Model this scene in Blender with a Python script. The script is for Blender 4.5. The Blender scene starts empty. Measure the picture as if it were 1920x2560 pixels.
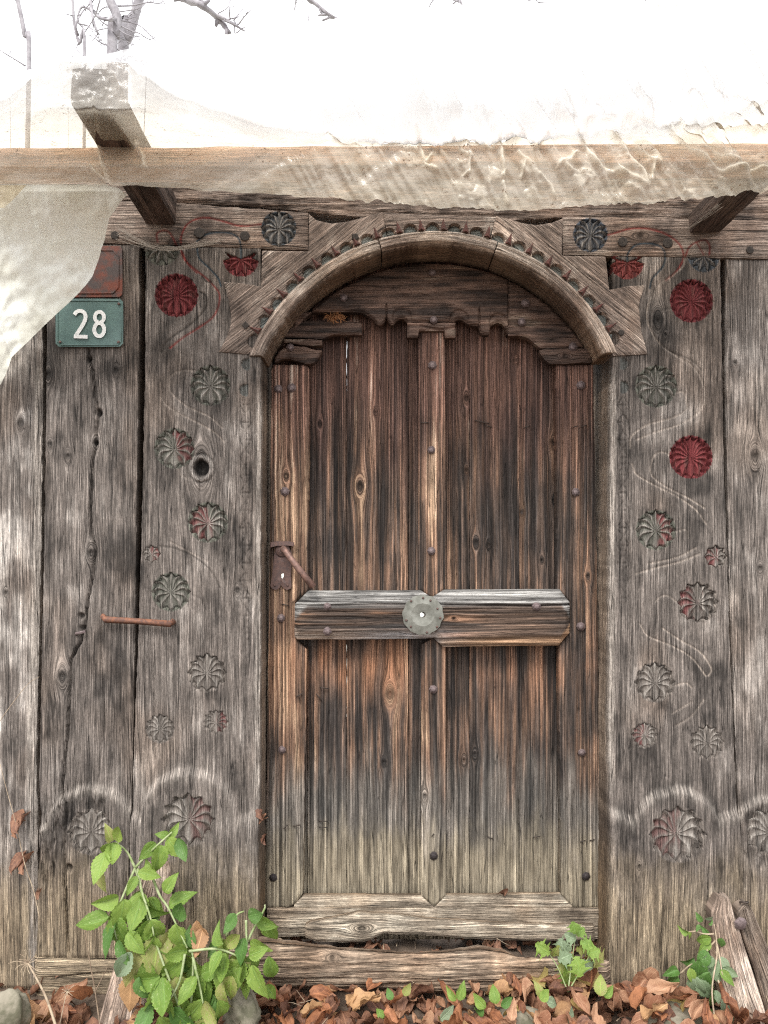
import bpy, math, random
import numpy as np
from mathutils import Vector, Matrix, Euler

R = math.radians
scene = bpy.context.scene
COL = scene.collection
rnd = random.Random(28)

# ------------------------------------------------------------------ camera, sky, sun, exposure
D, F, TH, ZC = 1.85, 1850.0, R(3.5), 0.97      # distance to the gate plane (y=0), focal length in photo px, pitch, eye height
cam = bpy.data.objects.new('camera', bpy.data.cameras.new('camera'))
COL.objects.link(cam)
cam.location = (0, -D, ZC)
cam.rotation_euler = (R(90) + TH, 0, 0)
cam.data.sensor_fit = 'VERTICAL'
cam.data.sensor_height = 36
cam.data.lens = 36 * F / 2560
cam.data.clip_start = 0.02
cam.data.clip_end = 500
scene.camera = cam

world = bpy.data.worlds.new('World')
scene.world = world
world.use_nodes = True
nt = world.node_tree
nt.nodes.clear()
sky = nt.nodes.new('ShaderNodeTexSky')
sky.sky_type = 'NISHITA'
sky.sun_disc = False
sky.sun_elevation = R(50)
sky.sun_rotation = R(200)
sky.dust_density = 4
hsv = nt.nodes.new('ShaderNodeHueSaturation')
hsv.inputs['Saturation'].default_value = 0.12
mixw = nt.nodes.new('ShaderNodeMix')
mixw.data_type = 'RGBA'
mixw.inputs['Factor'].default_value = 0.72
mixw.inputs[7].default_value = (12.0, 12.1, 12.4, 1)      # even overcast layer
bg = nt.nodes.new('ShaderNodeBackground')
bg.inputs['Strength'].default_value = 0.125
outw = nt.nodes.new('ShaderNodeOutputWorld')
nt.links.new(sky.outputs[0], hsv.inputs['Color'])
nt.links.new(hsv.outputs[0], mixw.inputs[6])
nt.links.new(mixw.outputs[2], bg.inputs['Color'])
nt.links.new(bg.outputs[0], outw.inputs[0])

sl = bpy.data.lights.new('sun', 'SUN')
sl.energy = 2.0
sl.angle = R(20)
sl.color = (1.0, 0.965, 0.92)
so = bpy.data.objects.new('sun', sl)
COL.objects.link(so)
so.rotation_euler = (R(40), 0, R(-18))

scene.view_settings.view_transform = 'Standard'
scene.view_settings.look = 'None'
scene.view_settings.gamma = 1
scene.view_settings.use_curve_mapping = False
scene.view_settings.exposure = 0.80
scene.cycles.transparent_max_bounces = 16
scene.cycles.use_denoising = False
scene.cycles.filter_width = 1.15
scene.cycles.sample_clamp_indirect = 3
scene.cycles.blur_glossy = 1.0
scene.cycles.diffuse_bounces = 3
scene.cycles.use_adaptive_sampling = False

# ------------------------------------------------------------------ mapping of measured photo positions onto planes of the place
def W(px, py, y=0.0):
    px = np.asarray(px, float); py = np.asarray(py, float)
    dx = (px - 960) / F; dz = (1280 - py) / F
    c, s = math.cos(TH), math.sin(TH)
    diry = c - dz * s; dirz = s + dz * c
    t = (np.asarray(y, float) + D) / diry
    return dx * t, np.zeros_like(t) + y, ZC + dirz * t

def WV(px, py, y=0.0):
    a = W(px, py, y)
    return Vector((float(a[0]), float(a[1]), float(a[2])))

def PX(v):                                   # inverse, used to keep leaves inside the frame
    x, y, z = v
    c, s = math.cos(TH), math.sin(TH)
    yy = y + D; zz = z - ZC
    f = yy * c + zz * s; u = -yy * s + zz * c
    return 960 + F * x / f, 1280 - F * u / f

# ------------------------------------------------------------------ numpy noise
_T = np.random.RandomState(5).rand(512, 512)
def vn(x, y, seed=0):
    x = np.asarray(x, float) + seed * 37.17; y = np.asarray(y, float) + seed * 91.73
    xi = np.floor(x).astype(int); yi = np.floor(y).astype(int)
    fx = x - xi; fy = y - yi
    fx = fx * fx * (3 - 2 * fx); fy = fy * fy * (3 - 2 * fy)
    a = _T[xi % 512, yi % 512]; b = _T[(xi + 1) % 512, yi % 512]
    c = _T[xi % 512, (yi + 1) % 512]; d = _T[(xi + 1) % 512, (yi + 1) % 512]
    return (a * (1 - fx) + b * fx) * (1 - fy) + (c * (1 - fx) + d * fx) * fy
def fb(x, y, seed=0, o=3):
    s = 0; a = 1; t = 0
    for i in range(o):
        s = s + a * vn(np.asarray(x) * 2 ** i, np.asarray(y) * 2 ** i, seed + i * 3.1); t += a; a *= 0.55
    return s / t
def con(n, k=2.0): return np.clip((n - 0.5) * k + 0.5, 0, 1)
def ss(a, b, x):
    t = np.clip((np.asarray(x, float) - a) / (b - a), 0, 1); return t * t * (3 - 2 * t)
def mixc(c1, c2, t):
    t = np.asarray(t)[..., None]; return np.asarray(c1) * (1 - t) + np.asarray(c2) * t
def ip(pts):
    xs = [p[0] for p in pts]; ys = [p[1] for p in pts]
    return lambda x: np.interp(x, xs, ys)

# ------------------------------------------------------------------ materials
def nodes(name):
    m = bpy.data.materials.new(name); m.use_nodes = True
    t = m.node_tree; t.nodes.clear()
    o = t.nodes.new('ShaderNodeOutputMaterial')
    return m, t, o
def nn(t, typ, **kw):
    n = t.nodes.new('ShaderNode' + typ)
    for k, v in kw.items(): setattr(n, k, v)
    return n
def L(t, a, b): t.links.new(a, b)
def math_(t, op, a, b=None, c=None):
    n = nn(t, 'Math', operation=op)
    for i, q in enumerate((a, b, c)):
        if q is None: continue
        if isinstance(q, (int, float)): n.inputs[i].default_value = q
        else: L(t, q, n.inputs[i])
    return n.outputs[0]
def mrange(t, v, a, b, c, d):
    n = nn(t, 'MapRange'); n.inputs[1].default_value = a; n.inputs[2].default_value = b
    n.inputs[3].default_value = c; n.inputs[4].default_value = d; L(t, v, n.inputs[0]); return n.outputs[0]
def noise(t, vec, scale=1, detail=2, rough=.55, mul=None):
    if mul:
        v = nn(t, 'VectorMath', operation='MULTIPLY'); L(t, vec, v.inputs[0]); v.inputs[1].default_value = mul; vec = v.outputs[0]
    n = nn(t, 'TexNoise'); n.inputs['Scale'].default_value = scale
    n.inputs['Detail'].default_value = detail; n.inputs['Roughness'].default_value = rough
    L(t, vec, n.inputs['Vector']); return n.outputs['Fac']

def wood_mat(name, ring=170, fine=520, k=0.55, kb=0.45, crack=0.8, cw=0.012, bump=1.5, rough=0.85, spec=0.25, crx=42, ral=2.2, fal=16, spk=.13):
    m, t, o = nodes(name)
    col = nn(t, 'Attribute', attribute_name='col'); gc = nn(t, 'Attribute', attribute_name='gc')
    g = gc.outputs['Vector']
    a = noise(t, g, mul=(ring, ral, 1), detail=4, rough=.68)
    b = noise(t, g, mul=(fine, fal, 1), detail=3, rough=.65)
    bl = noise(t, g, mul=(22, 5, 1), detail=5, rough=.65)
    sp = noise(t, g, mul=(330, 120, 1), detail=3, rough=.7)
    cr = noise(t, g, mul=(crx, 1.3, 1), detail=2, rough=.5)
    cd = math_(t, 'ABSOLUTE', math_(t, 'SUBTRACT', cr, 0.5))
    crk = mrange(t, cd, 0.0, cw, 1, 0)
    mask = mrange(t, bl, 0.40, 0.52, 0, 1)
    crk = math_(t, 'MULTIPLY', crk, mask)
    cr2 = noise(t, g, mul=(crx * 2.3, 4.5, 1), detail=1, rough=.5)
    crk2 = math_(t, 'MULTIPLY', mrange(t, math_(t, 'ABSOLUTE', math_(t, 'SUBTRACT', cr2, 0.5)), 0, cw * 2.2, .75, 0), mrange(t, bl, 0.6, 0.44, 0, 1))
    crk = math_(t, 'MAXIMUM', crk, crk2)
    fa = mrange(t, a, 0.37, 0.63, -1, 1)
    fbn = mrange(t, b, 0.36, 0.64, -1, 1)
    fs = mrange(t, sp, 0.3, 0.7, -1, 1)
    f = math_(t, 'ADD', math_(t, 'MULTIPLY', fa, k), math_(t, 'MULTIPLY', fbn, kb))
    f = math_(t, 'ADD', f, math_(t, 'MULTIPLY', fs, spk))
    f = math_(t, 'ADD', f, math_(t, 'MULTIPLY', mrange(t, bl, .3, .7, -1, 1), 0.22))
    f2 = math_(t, 'MULTIPLY', f, col.outputs['Alpha'])
    mul = math_(t, 'POWER', 2.0, math_(t, 'MULTIPLY', f2, 1.25))
    mul = math_(t, 'MULTIPLY', mul, mrange(t, crk, 0, 1, 1, 1 - crack))
    vs = nn(t, 'VectorMath', operation='SCALE'); L(t, col.outputs['Color'], vs.inputs[0]); L(t, mul, vs.inputs['Scale'])
    p = nn(t, 'BsdfPrincipled'); L(t, vs.outputs[0], p.inputs['Base Color'])
    p.inputs['Roughness'].default_value = rough; p.inputs['Specular IOR Level'].default_value = spec
    h = math_(t, 'SUBTRACT', math_(t, 'ADD', math_(t, 'MULTIPLY', fa, .55), math_(t, 'MULTIPLY', fbn, .35)), math_(t, 'MULTIPLY', crk, 1.7))
    bp = nn(t, 'Bump'); bp.inputs['Strength'].default_value = 0.9; bp.inputs['Distance'].default_value = 0.0011 * bump
    L(t, h, bp.inputs['Height']); L(t, bp.outputs[0], p.inputs['Normal']); L(t, p.outputs[0], o.inputs[0])
    return m

def plain(name, c, c2=None, scale=60, rough=.7, metal=0, bump=.3, dist=.001, spec=.3, detail=4, lo=.4, hi=.6, stretch=(1, 1, 1)):
    m, t, o = nodes(name)
    tc = nn(t, 'TexCoord')
    n = noise(t, tc.outputs['Object'], mul=tuple(scale * s for s in stretch), detail=detail, rough=.65)
    mx = nn(t, 'Mix', data_type='RGBA'); L(t, mrange(t, n, lo, hi, 0, 1), mx.inputs['Factor'])
    mx.inputs[6].default_value = (*c, 1); mx.inputs[7].default_value = (*(c2 or [q * .7 for q in c]), 1)
    p = nn(t, 'BsdfPrincipled'); L(t, mx.outputs[2], p.inputs['Base Color'])
    p.inputs['Roughness'].default_value = rough; p.inputs['Metallic'].default_value = metal
    p.inputs['Specular IOR Level'].default_value = spec
    bp = nn(t, 'Bump'); bp.inputs['Strength'].default_value = bump; bp.inputs['Distance'].default_value = dist
    L(t, n, bp.inputs['Height']); L(t, bp.outputs[0], p.inputs['Normal']); L(t, p.outputs[0], o.inputs[0])
    return m

M = {}
M['wood'] = wood_mat('weathered_wood', ring=240, fine=430, k=.44, kb=.55, ral=3.5, fal=13, crx=60, spk=.30)
M['frame'] = wood_mat('frame_wood', ring=250, fine=430, k=.42, kb=.54, crack=.8, ral=4, fal=16, crx=60, spk=.32)
M['door'] = wood_mat('door_wood', ring=215, fine=430, k=.92, kb=.45, crack=.7, cw=.008, bump=1.3, ral=1.1, fal=10, crx=50, spk=.22)
M['dark_panel'] = wood_mat('dark_panel_wood', ring=70, fine=300, k=.55, kb=.3, crack=.5, rough=.6)
M['beam'] = wood_mat('beam_wood', ring=60, fine=260, k=.3, kb=.3)
M['rust'] = plain('rusty_iron', (.155, .095, .08), (.10, .07, .065), 120, .62, .25, .5)
M['handle'] = plain('worn_handle_iron', (.26, .155, .125), (.15, .095, .08), 90, .55, .3, .4)
M['rust_red'] = plain('orange_rusted_iron', (.22, .10, .06), (.12, .065, .05), 90, .7, .2, .6)
M['nail'] = plain('nail_iron', (.20, .155, .15), (.13, .10, .10), 220, .55, .35, .4, dist=.0008)
M['nail_dark'] = plain('dark_nail_iron', (.06, .05, .05), (.035, .03, .03), 200, .6, .3, .4)
M['zinc'] = plain('zinc_sheet', (.25, .25, .22), (.13, .13, .11), 30, .5, .45, .35, dist=.001, lo=.35, hi=.65)
M['peg'] = plain('dark_wood_peg', (.06, .05, .043), (.03, .025, .022), 150, .9)
M['teal'] = plain('teal_enamel', (.095, .165, .148), (.07, .125, .115), 28, .42, 0, .15, spec=.5)
M['plate_red'] = plain('worn_red_enamel', (.17, .05, .03), (.075, .055, .05), 22, .5, 0, .3, lo=.42, hi=.58)
M['digit'] = plain('white_digit_paint', (.80, .80, .78), (.62, .64, .62), 150, .6, lo=.5, hi=.7)
M['stone'] = plain('stone', (.24, .215, .165), (.11, .105, .07), 25, .9, 0, .8, dist=.004)
M['bark'] = plain('glare_pale_bark', (.36, .345, .36), (.24, .225, .24), 14, .9, 0, .5, dist=.01)  # bark colour lifted to stand for glare from the bright sky
M['twig'] = plain('dry_twig', (.22, .16, .11), (.14, .10, .07), 80, .9)
M['tan_stem'] = plain('dry_pale_stem', (.42, .34, .24), (.28, .21, .15), 80, .9)
M['stem'] = plain('green_stem', (.32, .36, .20), (.20, .26, .10), 60, .7)
M['web'] = plain('dusty_web', (.42, .37, .32), (.3, .26, .22), 300, 1)
M['wire'] = plain('thin_wire', (.04, .038, .035), (.08, .06, .05), 200, .6, .4)
M['fluff'] = plain('orange_moss_fibre', (.42, .20, .09), (.28, .13, .06), 200, 1)

def soil_mat():
    m, t, o = nodes('soil')
    tc = nn(t, 'TexCoord'); g = tc.outputs['Object']
    n = noise(t, g, 24, 6, .7); n2 = noise(t, g, 140, 4, .7)
    sx = nn(t, 'SeparateXYZ'); L(t, g, sx.inputs[0])
    far = mrange(t, sx.outputs[1], 0.9, 1.6, 0, 1)  # unseen ground behind the gate made pale to brighten the door holes
    mx = nn(t, 'Mix', data_type='RGBA'); L(t, mrange(t, n, .35, .65, 0, 1), mx.inputs['Factor'])
    mx.inputs[6].default_value = (.055, .038, .026, 1); mx.inputs[7].default_value = (.15, .11, .08, 1)
    mx2 = nn(t, 'Mix', data_type='RGBA'); L(t, far, mx2.inputs['Factor'])
    L(t, mx.outputs[2], mx2.inputs[6]); mx2.inputs[7].default_value = (.55, .54, .48, 1)
    p = nn(t, 'BsdfPrincipled'); L(t, mx2.outputs[2], p.inputs['Base Color']); p.inputs['Roughness'].default_value = .95
    bp = nn(t, 'Bump'); bp.inputs['Distance'].default_value = .006
    L(t, math_(t, 'ADD', n, math_(t, 'MULTIPLY', n2, .5)), bp.inputs['Height']); L(t, bp.outputs[0], p.inputs['Normal'])
    L(t, p.outputs[0], o.inputs[0]); return m
M['soil'] = soil_mat()

def leaf_mat(name, c, c2, tr=.35, rough=.6, spot=None, sc=25, vein=None):
    m, t, o = nodes(name)
    at = nn(t, 'Attribute', attribute_name='luv')
    oi = nn(t, 'ObjectInfo')
    s = nn(t, 'SeparateXYZ'); L(t, at.outputs['Vector'], s.inputs[0])
    off = nn(t, 'VectorMath', operation='ADD'); L(t, at.outputs['Vector'], off.inputs[0])
    cx = nn(t, 'CombineXYZ'); L(t, math_(t, 'MULTIPLY', oi.outputs['Random'], 50), cx.inputs[2]); L(t, cx.outputs[0], off.inputs[1])
    n = noise(t, off.outputs[0], 4, 4, .65)
    n2 = noise(t, off.outputs[0], 11, 3, .6)
    mx = nn(t, 'Mix', data_type='RGBA'); L(t, mrange(t, math_(t, 'ADD', n, math_(t, 'MULTIPLY', math_(t, 'SUBTRACT', oi.outputs['Random'], .5), .35)), .35, .65, 0, 1), mx.inputs['Factor'])
    mx.inputs[6].default_value = (*c, 1); mx.inputs[7].default_value = (*c2, 1)
    # veins: midrib at s=0 and slanted side veins
    ab = math_(t, 'ABSOLUTE', s.outputs[0])
    mid = mrange(t, ab, 0.03, 0.09, 1, 0)
    ph = math_(t, 'SUBTRACT', math_(t, 'MULTIPLY', s.outputs[1], 9), math_(t, 'MULTIPLY', ab, 2.6))
    sv = mrange(t, math_(t, 'ABSOLUTE', math_(t, 'SUBTRACT', math_(t, 'FRACT', ph), .5)), .0, .09, .7, 0)
    v = math_(t, 'MAXIMUM', mid, sv)
    mv = nn(t, 'Mix', data_type='RGBA'); L(t, math_(t, 'MULTIPLY', v, .5), mv.inputs['Factor'])
    L(t, mx.outputs[2], mv.inputs[6]); mv.inputs[7].default_value = (*(vein or [min(1, q * 1.7) for q in c]), 1)
    colr = mv.outputs[2]
    if spot:
        ms = nn(t, 'Mix', data_type='RGBA'); L(t, mrange(t, n2, .62, .68, 0, 1), ms.inputs['Factor'])
        L(t, colr, ms.inputs[6]); ms.inputs[7].default_value = (*spot, 1); colr = ms.outputs[2]
    p = nn(t, 'BsdfPrincipled'); L(t, colr, p.inputs['Base Color']); p.inputs['Roughness'].default_value = rough
    p.inputs['Specular IOR Level'].default_value = .3
    bp = nn(t, 'Bump'); bp.inputs['Strength'].default_value = .6; bp.inputs['Distance'].default_value = .0015
    L(t, math_(t, 'SUBTRACT', n, math_(t, 'MULTIPLY', v, .5)), bp.inputs['Height']); L(t, bp.outputs[0], p.inputs['Normal'])
    tl = nn(t, 'BsdfTranslucent'); L(t, colr, tl.inputs['Color'])
    ms = nn(t, 'MixShader'); ms.inputs[0].default_value = tr
    L(t, p.outputs[0], ms.inputs[1]); L(t, tl.outputs[0], ms.inputs[2]); L(t, ms.outputs[0], o.inputs[0])
    return m
M['leaf_a'] = leaf_mat('fallen_leaf_orange', (.38, .165, .08), (.16, .065, .036), .25)
M['leaf_b'] = leaf_mat('fallen_leaf_brown', (.28, .145, .088), (.12, .058, .04), .2)
M['leaf_c'] = leaf_mat('fallen_leaf_tan', (.50, .30, .15), (.34, .19, .10), .25)
M['leaf_d'] = leaf_mat('fallen_leaf_pinkish', (.46, .27, .165), (.28, .13, .075), .25)
M['leaf_y'] = leaf_mat('fallen_leaf_yellow', (.42, .33, .12), (.38, .22, .09), .3)
M['green'] = leaf_mat('green_leaf', (.25, .36, .075), (.15, .25, .045), .35, .5, spot=(.42, .47, .22), vein=(.24, .40, .11))
M['green_y'] = leaf_mat('yellowing_green_leaf', (.26, .36, .075), (.36, .34, .13), .4, .5, spot=(.5, .42, .28))
M['green_d'] = leaf_mat('dark_green_leaf', (.085, .18, .04), (.12, .22, .06), .3, .5, spot=(.3, .36, .2))
M['green_p'] = leaf_mat('pale_grey_green_leaf', (.27, .34, .22), (.20, .27, .15), .3, .6)

def sheet_mat(name, base, tr, trans, dirt=True, lum=(0.0, 0.0)):
    m, t, o = nodes(name)
    at = nn(t, 'Attribute', attribute_name='luv'); tc = nn(t, 'TexCoord')
    v = at.outputs['Vector']
    n1 = noise(t, v, 7, 4, .6); n2 = noise(t, v, 110, 4, .75); n3 = noise(t, v, 16, 3, .6)
    s = nn(t, 'SeparateXYZ'); L(t, v, s.inputs[0])
    mx = nn(t, 'Mix', data_type='RGBA'); L(t, mrange(t, n1, .35, .65, 0, 1), mx.inputs['Factor'])
    mx.inputs[6].default_value = (*base, 1); mx.inputs[7].default_value = (*[q * w for q, w in zip(base, (.95, .93, .86))], 1)
    colr = mx.outputs[2]
    if dirt:
        wh = nn(t, 'Mix', data_type='RGBA'); L(t, mrange(t, s.outputs[2], 0, .8, 1, 0), wh.inputs['Factor']); L(t, colr, wh.inputs[6]); wh.inputs[7].default_value = (.96, .96, .95, 1); colr = wh.outputs[2]
    dirtf = math_(t, 'MULTIPLY', mrange(t, n2, .57, .63, 0, 1), mrange(t, n3, .47, .60, 0, 1))
    dirtf = math_(t, 'MULTIPLY', dirtf, mrange(t, s.outputs[2], .2, .6, 0, 1)) if dirt else math_(t, 'MULTIPLY', dirtf, .12)
    md = nn(t, 'Mix', data_type='RGBA'); L(t, dirtf, md.inputs['Factor']); L(t, colr, md.inputs[6]); md.inputs[7].default_value = (.20, .12, .07, 1)
    df = nn(t, 'BsdfDiffuse'); L(t, md.outputs[2], df.inputs['Color'])
    tl = nn(t, 'BsdfTranslucent'); L(t, md.outputs[2], tl.inputs['Color'])
    tp = nn(t, 'BsdfTransparent')
    tpc = nn(t, 'Mix', data_type='RGBA'); L(t, s.outputs[2], tpc.inputs['Factor']); tpc.inputs[6].default_value = (.98, .98, .97, 1); tpc.inputs[7].default_value = (.94, .86, .72, 1); L(t, tpc.outputs[2], tp.inputs['Color'])
    fold = nn(t, 'Attribute', attribute_name='col')
    gl = nn(t, 'BsdfGlossy'); gl.inputs['Roughness'].default_value = .16
    a = nn(t, 'MixShader'); L(t, math_(t, 'ADD', trans, math_(t, 'MULTIPLY', math_(t, 'SUBTRACT', 1, s.outputs[2]), .66 if dirt else 0)), a.inputs[0]); L(t, df.outputs[0], a.inputs[1]); L(t, tl.outputs[0], a.inputs[2])
    b = nn(t, 'MixShader'); L(t, a.outputs[0], b.inputs[1]); L(t, tp.outputs[0], b.inputs[2])
    trv = math_(t, 'SUBTRACT', mrange(t, n1, .3, .7, tr - .1, tr + .1), math_(t, 'MULTIPLY', math_(t, 'SUBTRACT', 1, s.outputs[2]), .40 if dirt else 0))
    L(t, math_(t, 'MULTIPLY', math_(t, 'MULTIPLY', math_(t, 'SUBTRACT', 1, dirtf), trv), math_(t, 'SUBTRACT', 1, math_(t, 'MULTIPLY', fold.outputs['Fac'], .85))), b.inputs[0])
    c = nn(t, 'MixShader'); L(t, b.outputs[0], c.inputs[1]); L(t, gl.outputs[0], c.inputs[2])
    fr = nn(t, 'Fresnel'); fr.inputs[0].default_value = 1.35
    L(t, math_(t, 'MULTIPLY', fr.outputs[0], .9), c.inputs[0])
    bp = nn(t, 'Bump'); bp.inputs['Strength'].default_value = .5; bp.inputs['Distance'].default_value = .004
    L(t, math_(t, 'ADD', noise(t, v, 22, 5, .6), math_(t, 'MULTIPLY', n1, .6)), bp.inputs['Height'])
    for q in (df, tl, gl): L(t, bp.outputs[0], q.inputs['Normal'])
    L(t, c.outputs[0], o.inputs[0]); return m
M['sheet'] = sheet_mat('dirty_plastic_film', (.95, .88, .75), .56, .36)
M['flap'] = sheet_mat('milky_plastic_film', (.97, .985, .92), .05, .30, dirt=False)

# ------------------------------------------------------------------ object helpers
def tag(o, label=None, cat=None, group=None, kind=None):
    if label: o['label'] = label
    if cat: o['category'] = cat
    if group: o['group'] = group
    if kind: o['kind'] = kind
    return o
def thing(name, label, cat, loc=(0, 0, 0), group=None):
    o = bpy.data.objects.new(name, None); COL.objects.link(o); o.location = loc
    o.empty_display_size = .1
    return tag(o, label, cat, group)
def link(name, me, mat, parent=None):
    o = bpy.data.objects.new(name, me); COL.objects.link(o)
    if mat and not me.materials: me.materials.append(mat)
    if parent is not None:
        o.parent = parent
        p = parent; off = Vector((0, 0, 0))
        while p is not None: off += p.location; p = p.parent
        o.location = -off
    return o
def mesh_np(name, V, quads, col=None, gc=None, luv=None, smooth=True):
    me = bpy.data.meshes.new(name)
    V = np.asarray(V, np.float32); quads = np.asarray(quads, np.int32)
    me.vertices.add(len(V)); me.vertices.foreach_set('co', V.ravel())
    n = len(quads); k = quads.shape[1]
    me.loops.add(n * k); me.loops.foreach_set('vertex_index', quads.ravel())
    me.polygons.add(n)
    me.polygons.foreach_set('loop_start', np.arange(0, n * k, k, dtype=np.int32))
    me.polygons.foreach_set('loop_total', np.full(n, k, np.int32))
    me.polygons.foreach_set('use_smooth', np.full(n, smooth))
    if col is not None:
        a = me.attributes.new('col', 'FLOAT_COLOR', 'POINT'); a.data.foreach_set('color', np.asarray(col, np.float32).ravel())
    if gc is not None:
        a = me.attributes.new('gc', 'FLOAT_VECTOR', 'POINT'); a.data.foreach_set('vector', np.asarray(gc, np.float32).ravel())
    if luv is not None:
        a = me.attributes.new('luv', 'FLOAT_VECTOR', 'POINT'); a.data.foreach_set('vector', np.asarray(luv, np.float32).ravel())
    me.update(); me.validate(); return me
def grid_quads(nu, nv):
    i = np.arange(nu * nv).reshape(nu, nv)
    return np.stack([i[:-1, :-1], i[1:, :-1], i[1:, 1:], i[:-1, 1:]], -1).reshape(-1, 4)

# knot warp of the grain: lines part round the knot, rings inside it
def warp(a, b, knots):
    u = a.copy()
    for (ka, kb, r) in knots:
        da = a - ka; db = (b - kb) * .42
        rho2 = da * da + db * db
        out = rho2 > r * r
        u = np.where(out, u - da * r * r / np.maximum(rho2, 1e-6) * 1.0, ka + (r - np.sqrt(rho2)) * 1.6 + (u - a) * 0)
    return u

_seed = [1]
def slab(name, parent, mode, s0, s1, e0, e1, y0, th, mat, cfun, hfun=None, res=3.0, grain='y', ang=None,
         knots=(), bevel=3.0, bdepth=2.5, wob=1.0, holes=(), seed=None, cap=None):
    """ruled board: mode 'r' rows over py s0..s1 between x=e0(py), e1(py); mode 'c' columns over px s0..s1 between y=e0(px), e1(px)"""
    if seed is None: _seed[0] += 1; seed = _seed[0]
    ns = max(4, int(abs(s1 - s0) / res)) + 1
    S = np.linspace(s0, s1, ns)
    E0 = e0(S) if callable(e0) else np.full(ns, float(e0))
    E1 = e1(S) if callable(e1) else np.full(ns, float(e1))
    E0 = E0 + wob * (fb(S / 22., S * 0 + 3.3, seed) - .5) * 4; E1 = E1 + wob * (fb(S / 22., S * 0 + 8.8, seed + 9) - .5) * 4
    nt_ = max(4, int(np.max(np.abs(E1 - E0)) / res)) + 1
    T = np.linspace(0, 1, nt_)
    A = np.repeat(S[:, None], nt_, 1); B = E0[:, None] * (1 - T) + E1[:, None] * T
    if mode == 'r': X, Y = B, A
    else: X, Y = A, B
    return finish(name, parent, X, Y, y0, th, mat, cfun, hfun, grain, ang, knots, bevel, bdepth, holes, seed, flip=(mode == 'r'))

def finish(name, parent, X, Y, y0, th, mat, cfun, hfun, grain, ang, knots, bevel, bdepth, holes, seed, flip=False, gco=None):
    ns, nt_ = X.shape
    def cum(ax):
        d = np.sqrt(np.diff(X, axis=ax) ** 2 + np.diff(Y, axis=ax) ** 2)
        z = np.zeros((1, nt_) if ax == 0 else (ns, 1))
        return np.concatenate([z, np.cumsum(d, ax)], ax)
    ca, cb = cum(0), cum(1)
    d = np.minimum.reduce([ca, ca[-1:, :] - ca, cb, cb[:, -1:] - cb])
    if gco is not None: a, b = gco
    elif ang is not None:
        c, s = math.cos(R(ang)), math.sin(R(ang))      # grain direction in the picture, degrees from +x upward
        b = X * c - Y * s; a = X * s + Y * c
    elif grain == 'y': a, b = X, Y
    else: a, b = Y, X
    kk = [((k[0], k[1], k[2]) if grain == 'y' else (k[1], k[0], k[2])) for k in knots] if (ang is None and gco is None) else []
    u = warp(a, b, kk)
    u = u + (fb(a / 110., b / 700., seed + 2) - .5) * 13
    h = np.zeros_like(X) if hfun is None else hfun(X, Y)
    h = h - bdepth * np.exp(-(d / max(bevel, .1)) ** 2)
    h = h + (fb(u / 9., b / 190., seed + 4) - .5) * 1.6 + (fb(X / 80., Y / 160., seed + 5) - .5) * 4
    C = cfun(X, Y, u, b, seed)
    for (ka, kb, r) in kk:
        rho = np.sqrt((a - ka) ** 2 + ((b - kb) * .9) ** 2)
        inn = 1 - ss(r * .55, r * 1.15, rho)
        C[..., :3] = C[..., :3] * (1 - .55 * inn[..., None])
        h = h - 3.5 * (1 - ss(r * .1, r * .5, rho)) + 1.2 * np.exp(-((rho - r) / (r * .35)) ** 2)
    x, y, z = W(X, Y, y0)
    V = np.stack([x, y - h * .001, z], -1)
    gc = np.stack([u * .001, b * .001, np.full_like(u, seed * 3.7)], -1)
    q = grid_quads(ns, nt_)
    if not flip: q = q[:, ::-1]
    if len(holes):
        fx = X.ravel()[q].mean(1); fy = Y.ravel()[q].mean(1); keep = np.ones(len(q), bool)
        for (hx, hy, rx, ry) in holes: keep &= ((fx - hx) / rx) ** 2 + ((fy - hy) / ry) ** 2 > 1
        q = q[keep]
    idx = np.arange(ns * nt_).reshape(ns, nt_)
    ring = np.concatenate([idx[:, 0], idx[-1, 1:], idx[-2::-1, -1], idx[0, -2:0:-1]])
    Vf = V.reshape(-1, 3); gf = gc.reshape(-1, 3); Cf = C.reshape(-1, 4)
    nr = len(ring); n0 = len(Vf)
    r1 = Vf[ring]; g1 = gf[ring]; c1 = Cf[ring]
    layers = max(2, min(6, int(th / .02)))
    VV = [Vf]; GG = [gf]; CC = [Cf]; Q = [q]
    for l in range(layers):
        f = l / (layers - 1)
        r2 = r1.copy(); r2[:, 1] = r1[:, 1] * (1 - f) + (y0 + th) * f
        g2 = g1.copy(); g2[:, 0] += f * th
        c2 = c1.copy()
        if l: c2[:, :3] *= np.array((.62, .53, .45))      # sides and soffits painted darker: their shade, with browner unbleached wood
        VV.append(r2); GG.append(g2); CC.append(c2)
        if l:
            a0 = n0 + (l - 1) * nr + np.arange(nr); a1 = n0 + (l - 1) * nr + (np.arange(nr) + 1) % nr
            b0 = a0 + nr; b1 = a1 + nr
            qq = np.stack([a0, b0, b1, a1], -1) if flip else np.stack([a0, a1, b1, b0], -1)
            Q.append(qq)
    me = mesh_np(name, np.concatenate(VV), np.concatenate(Q), np.concatenate(CC), np.concatenate(GG))
    return link(name, me, mat, parent)

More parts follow.
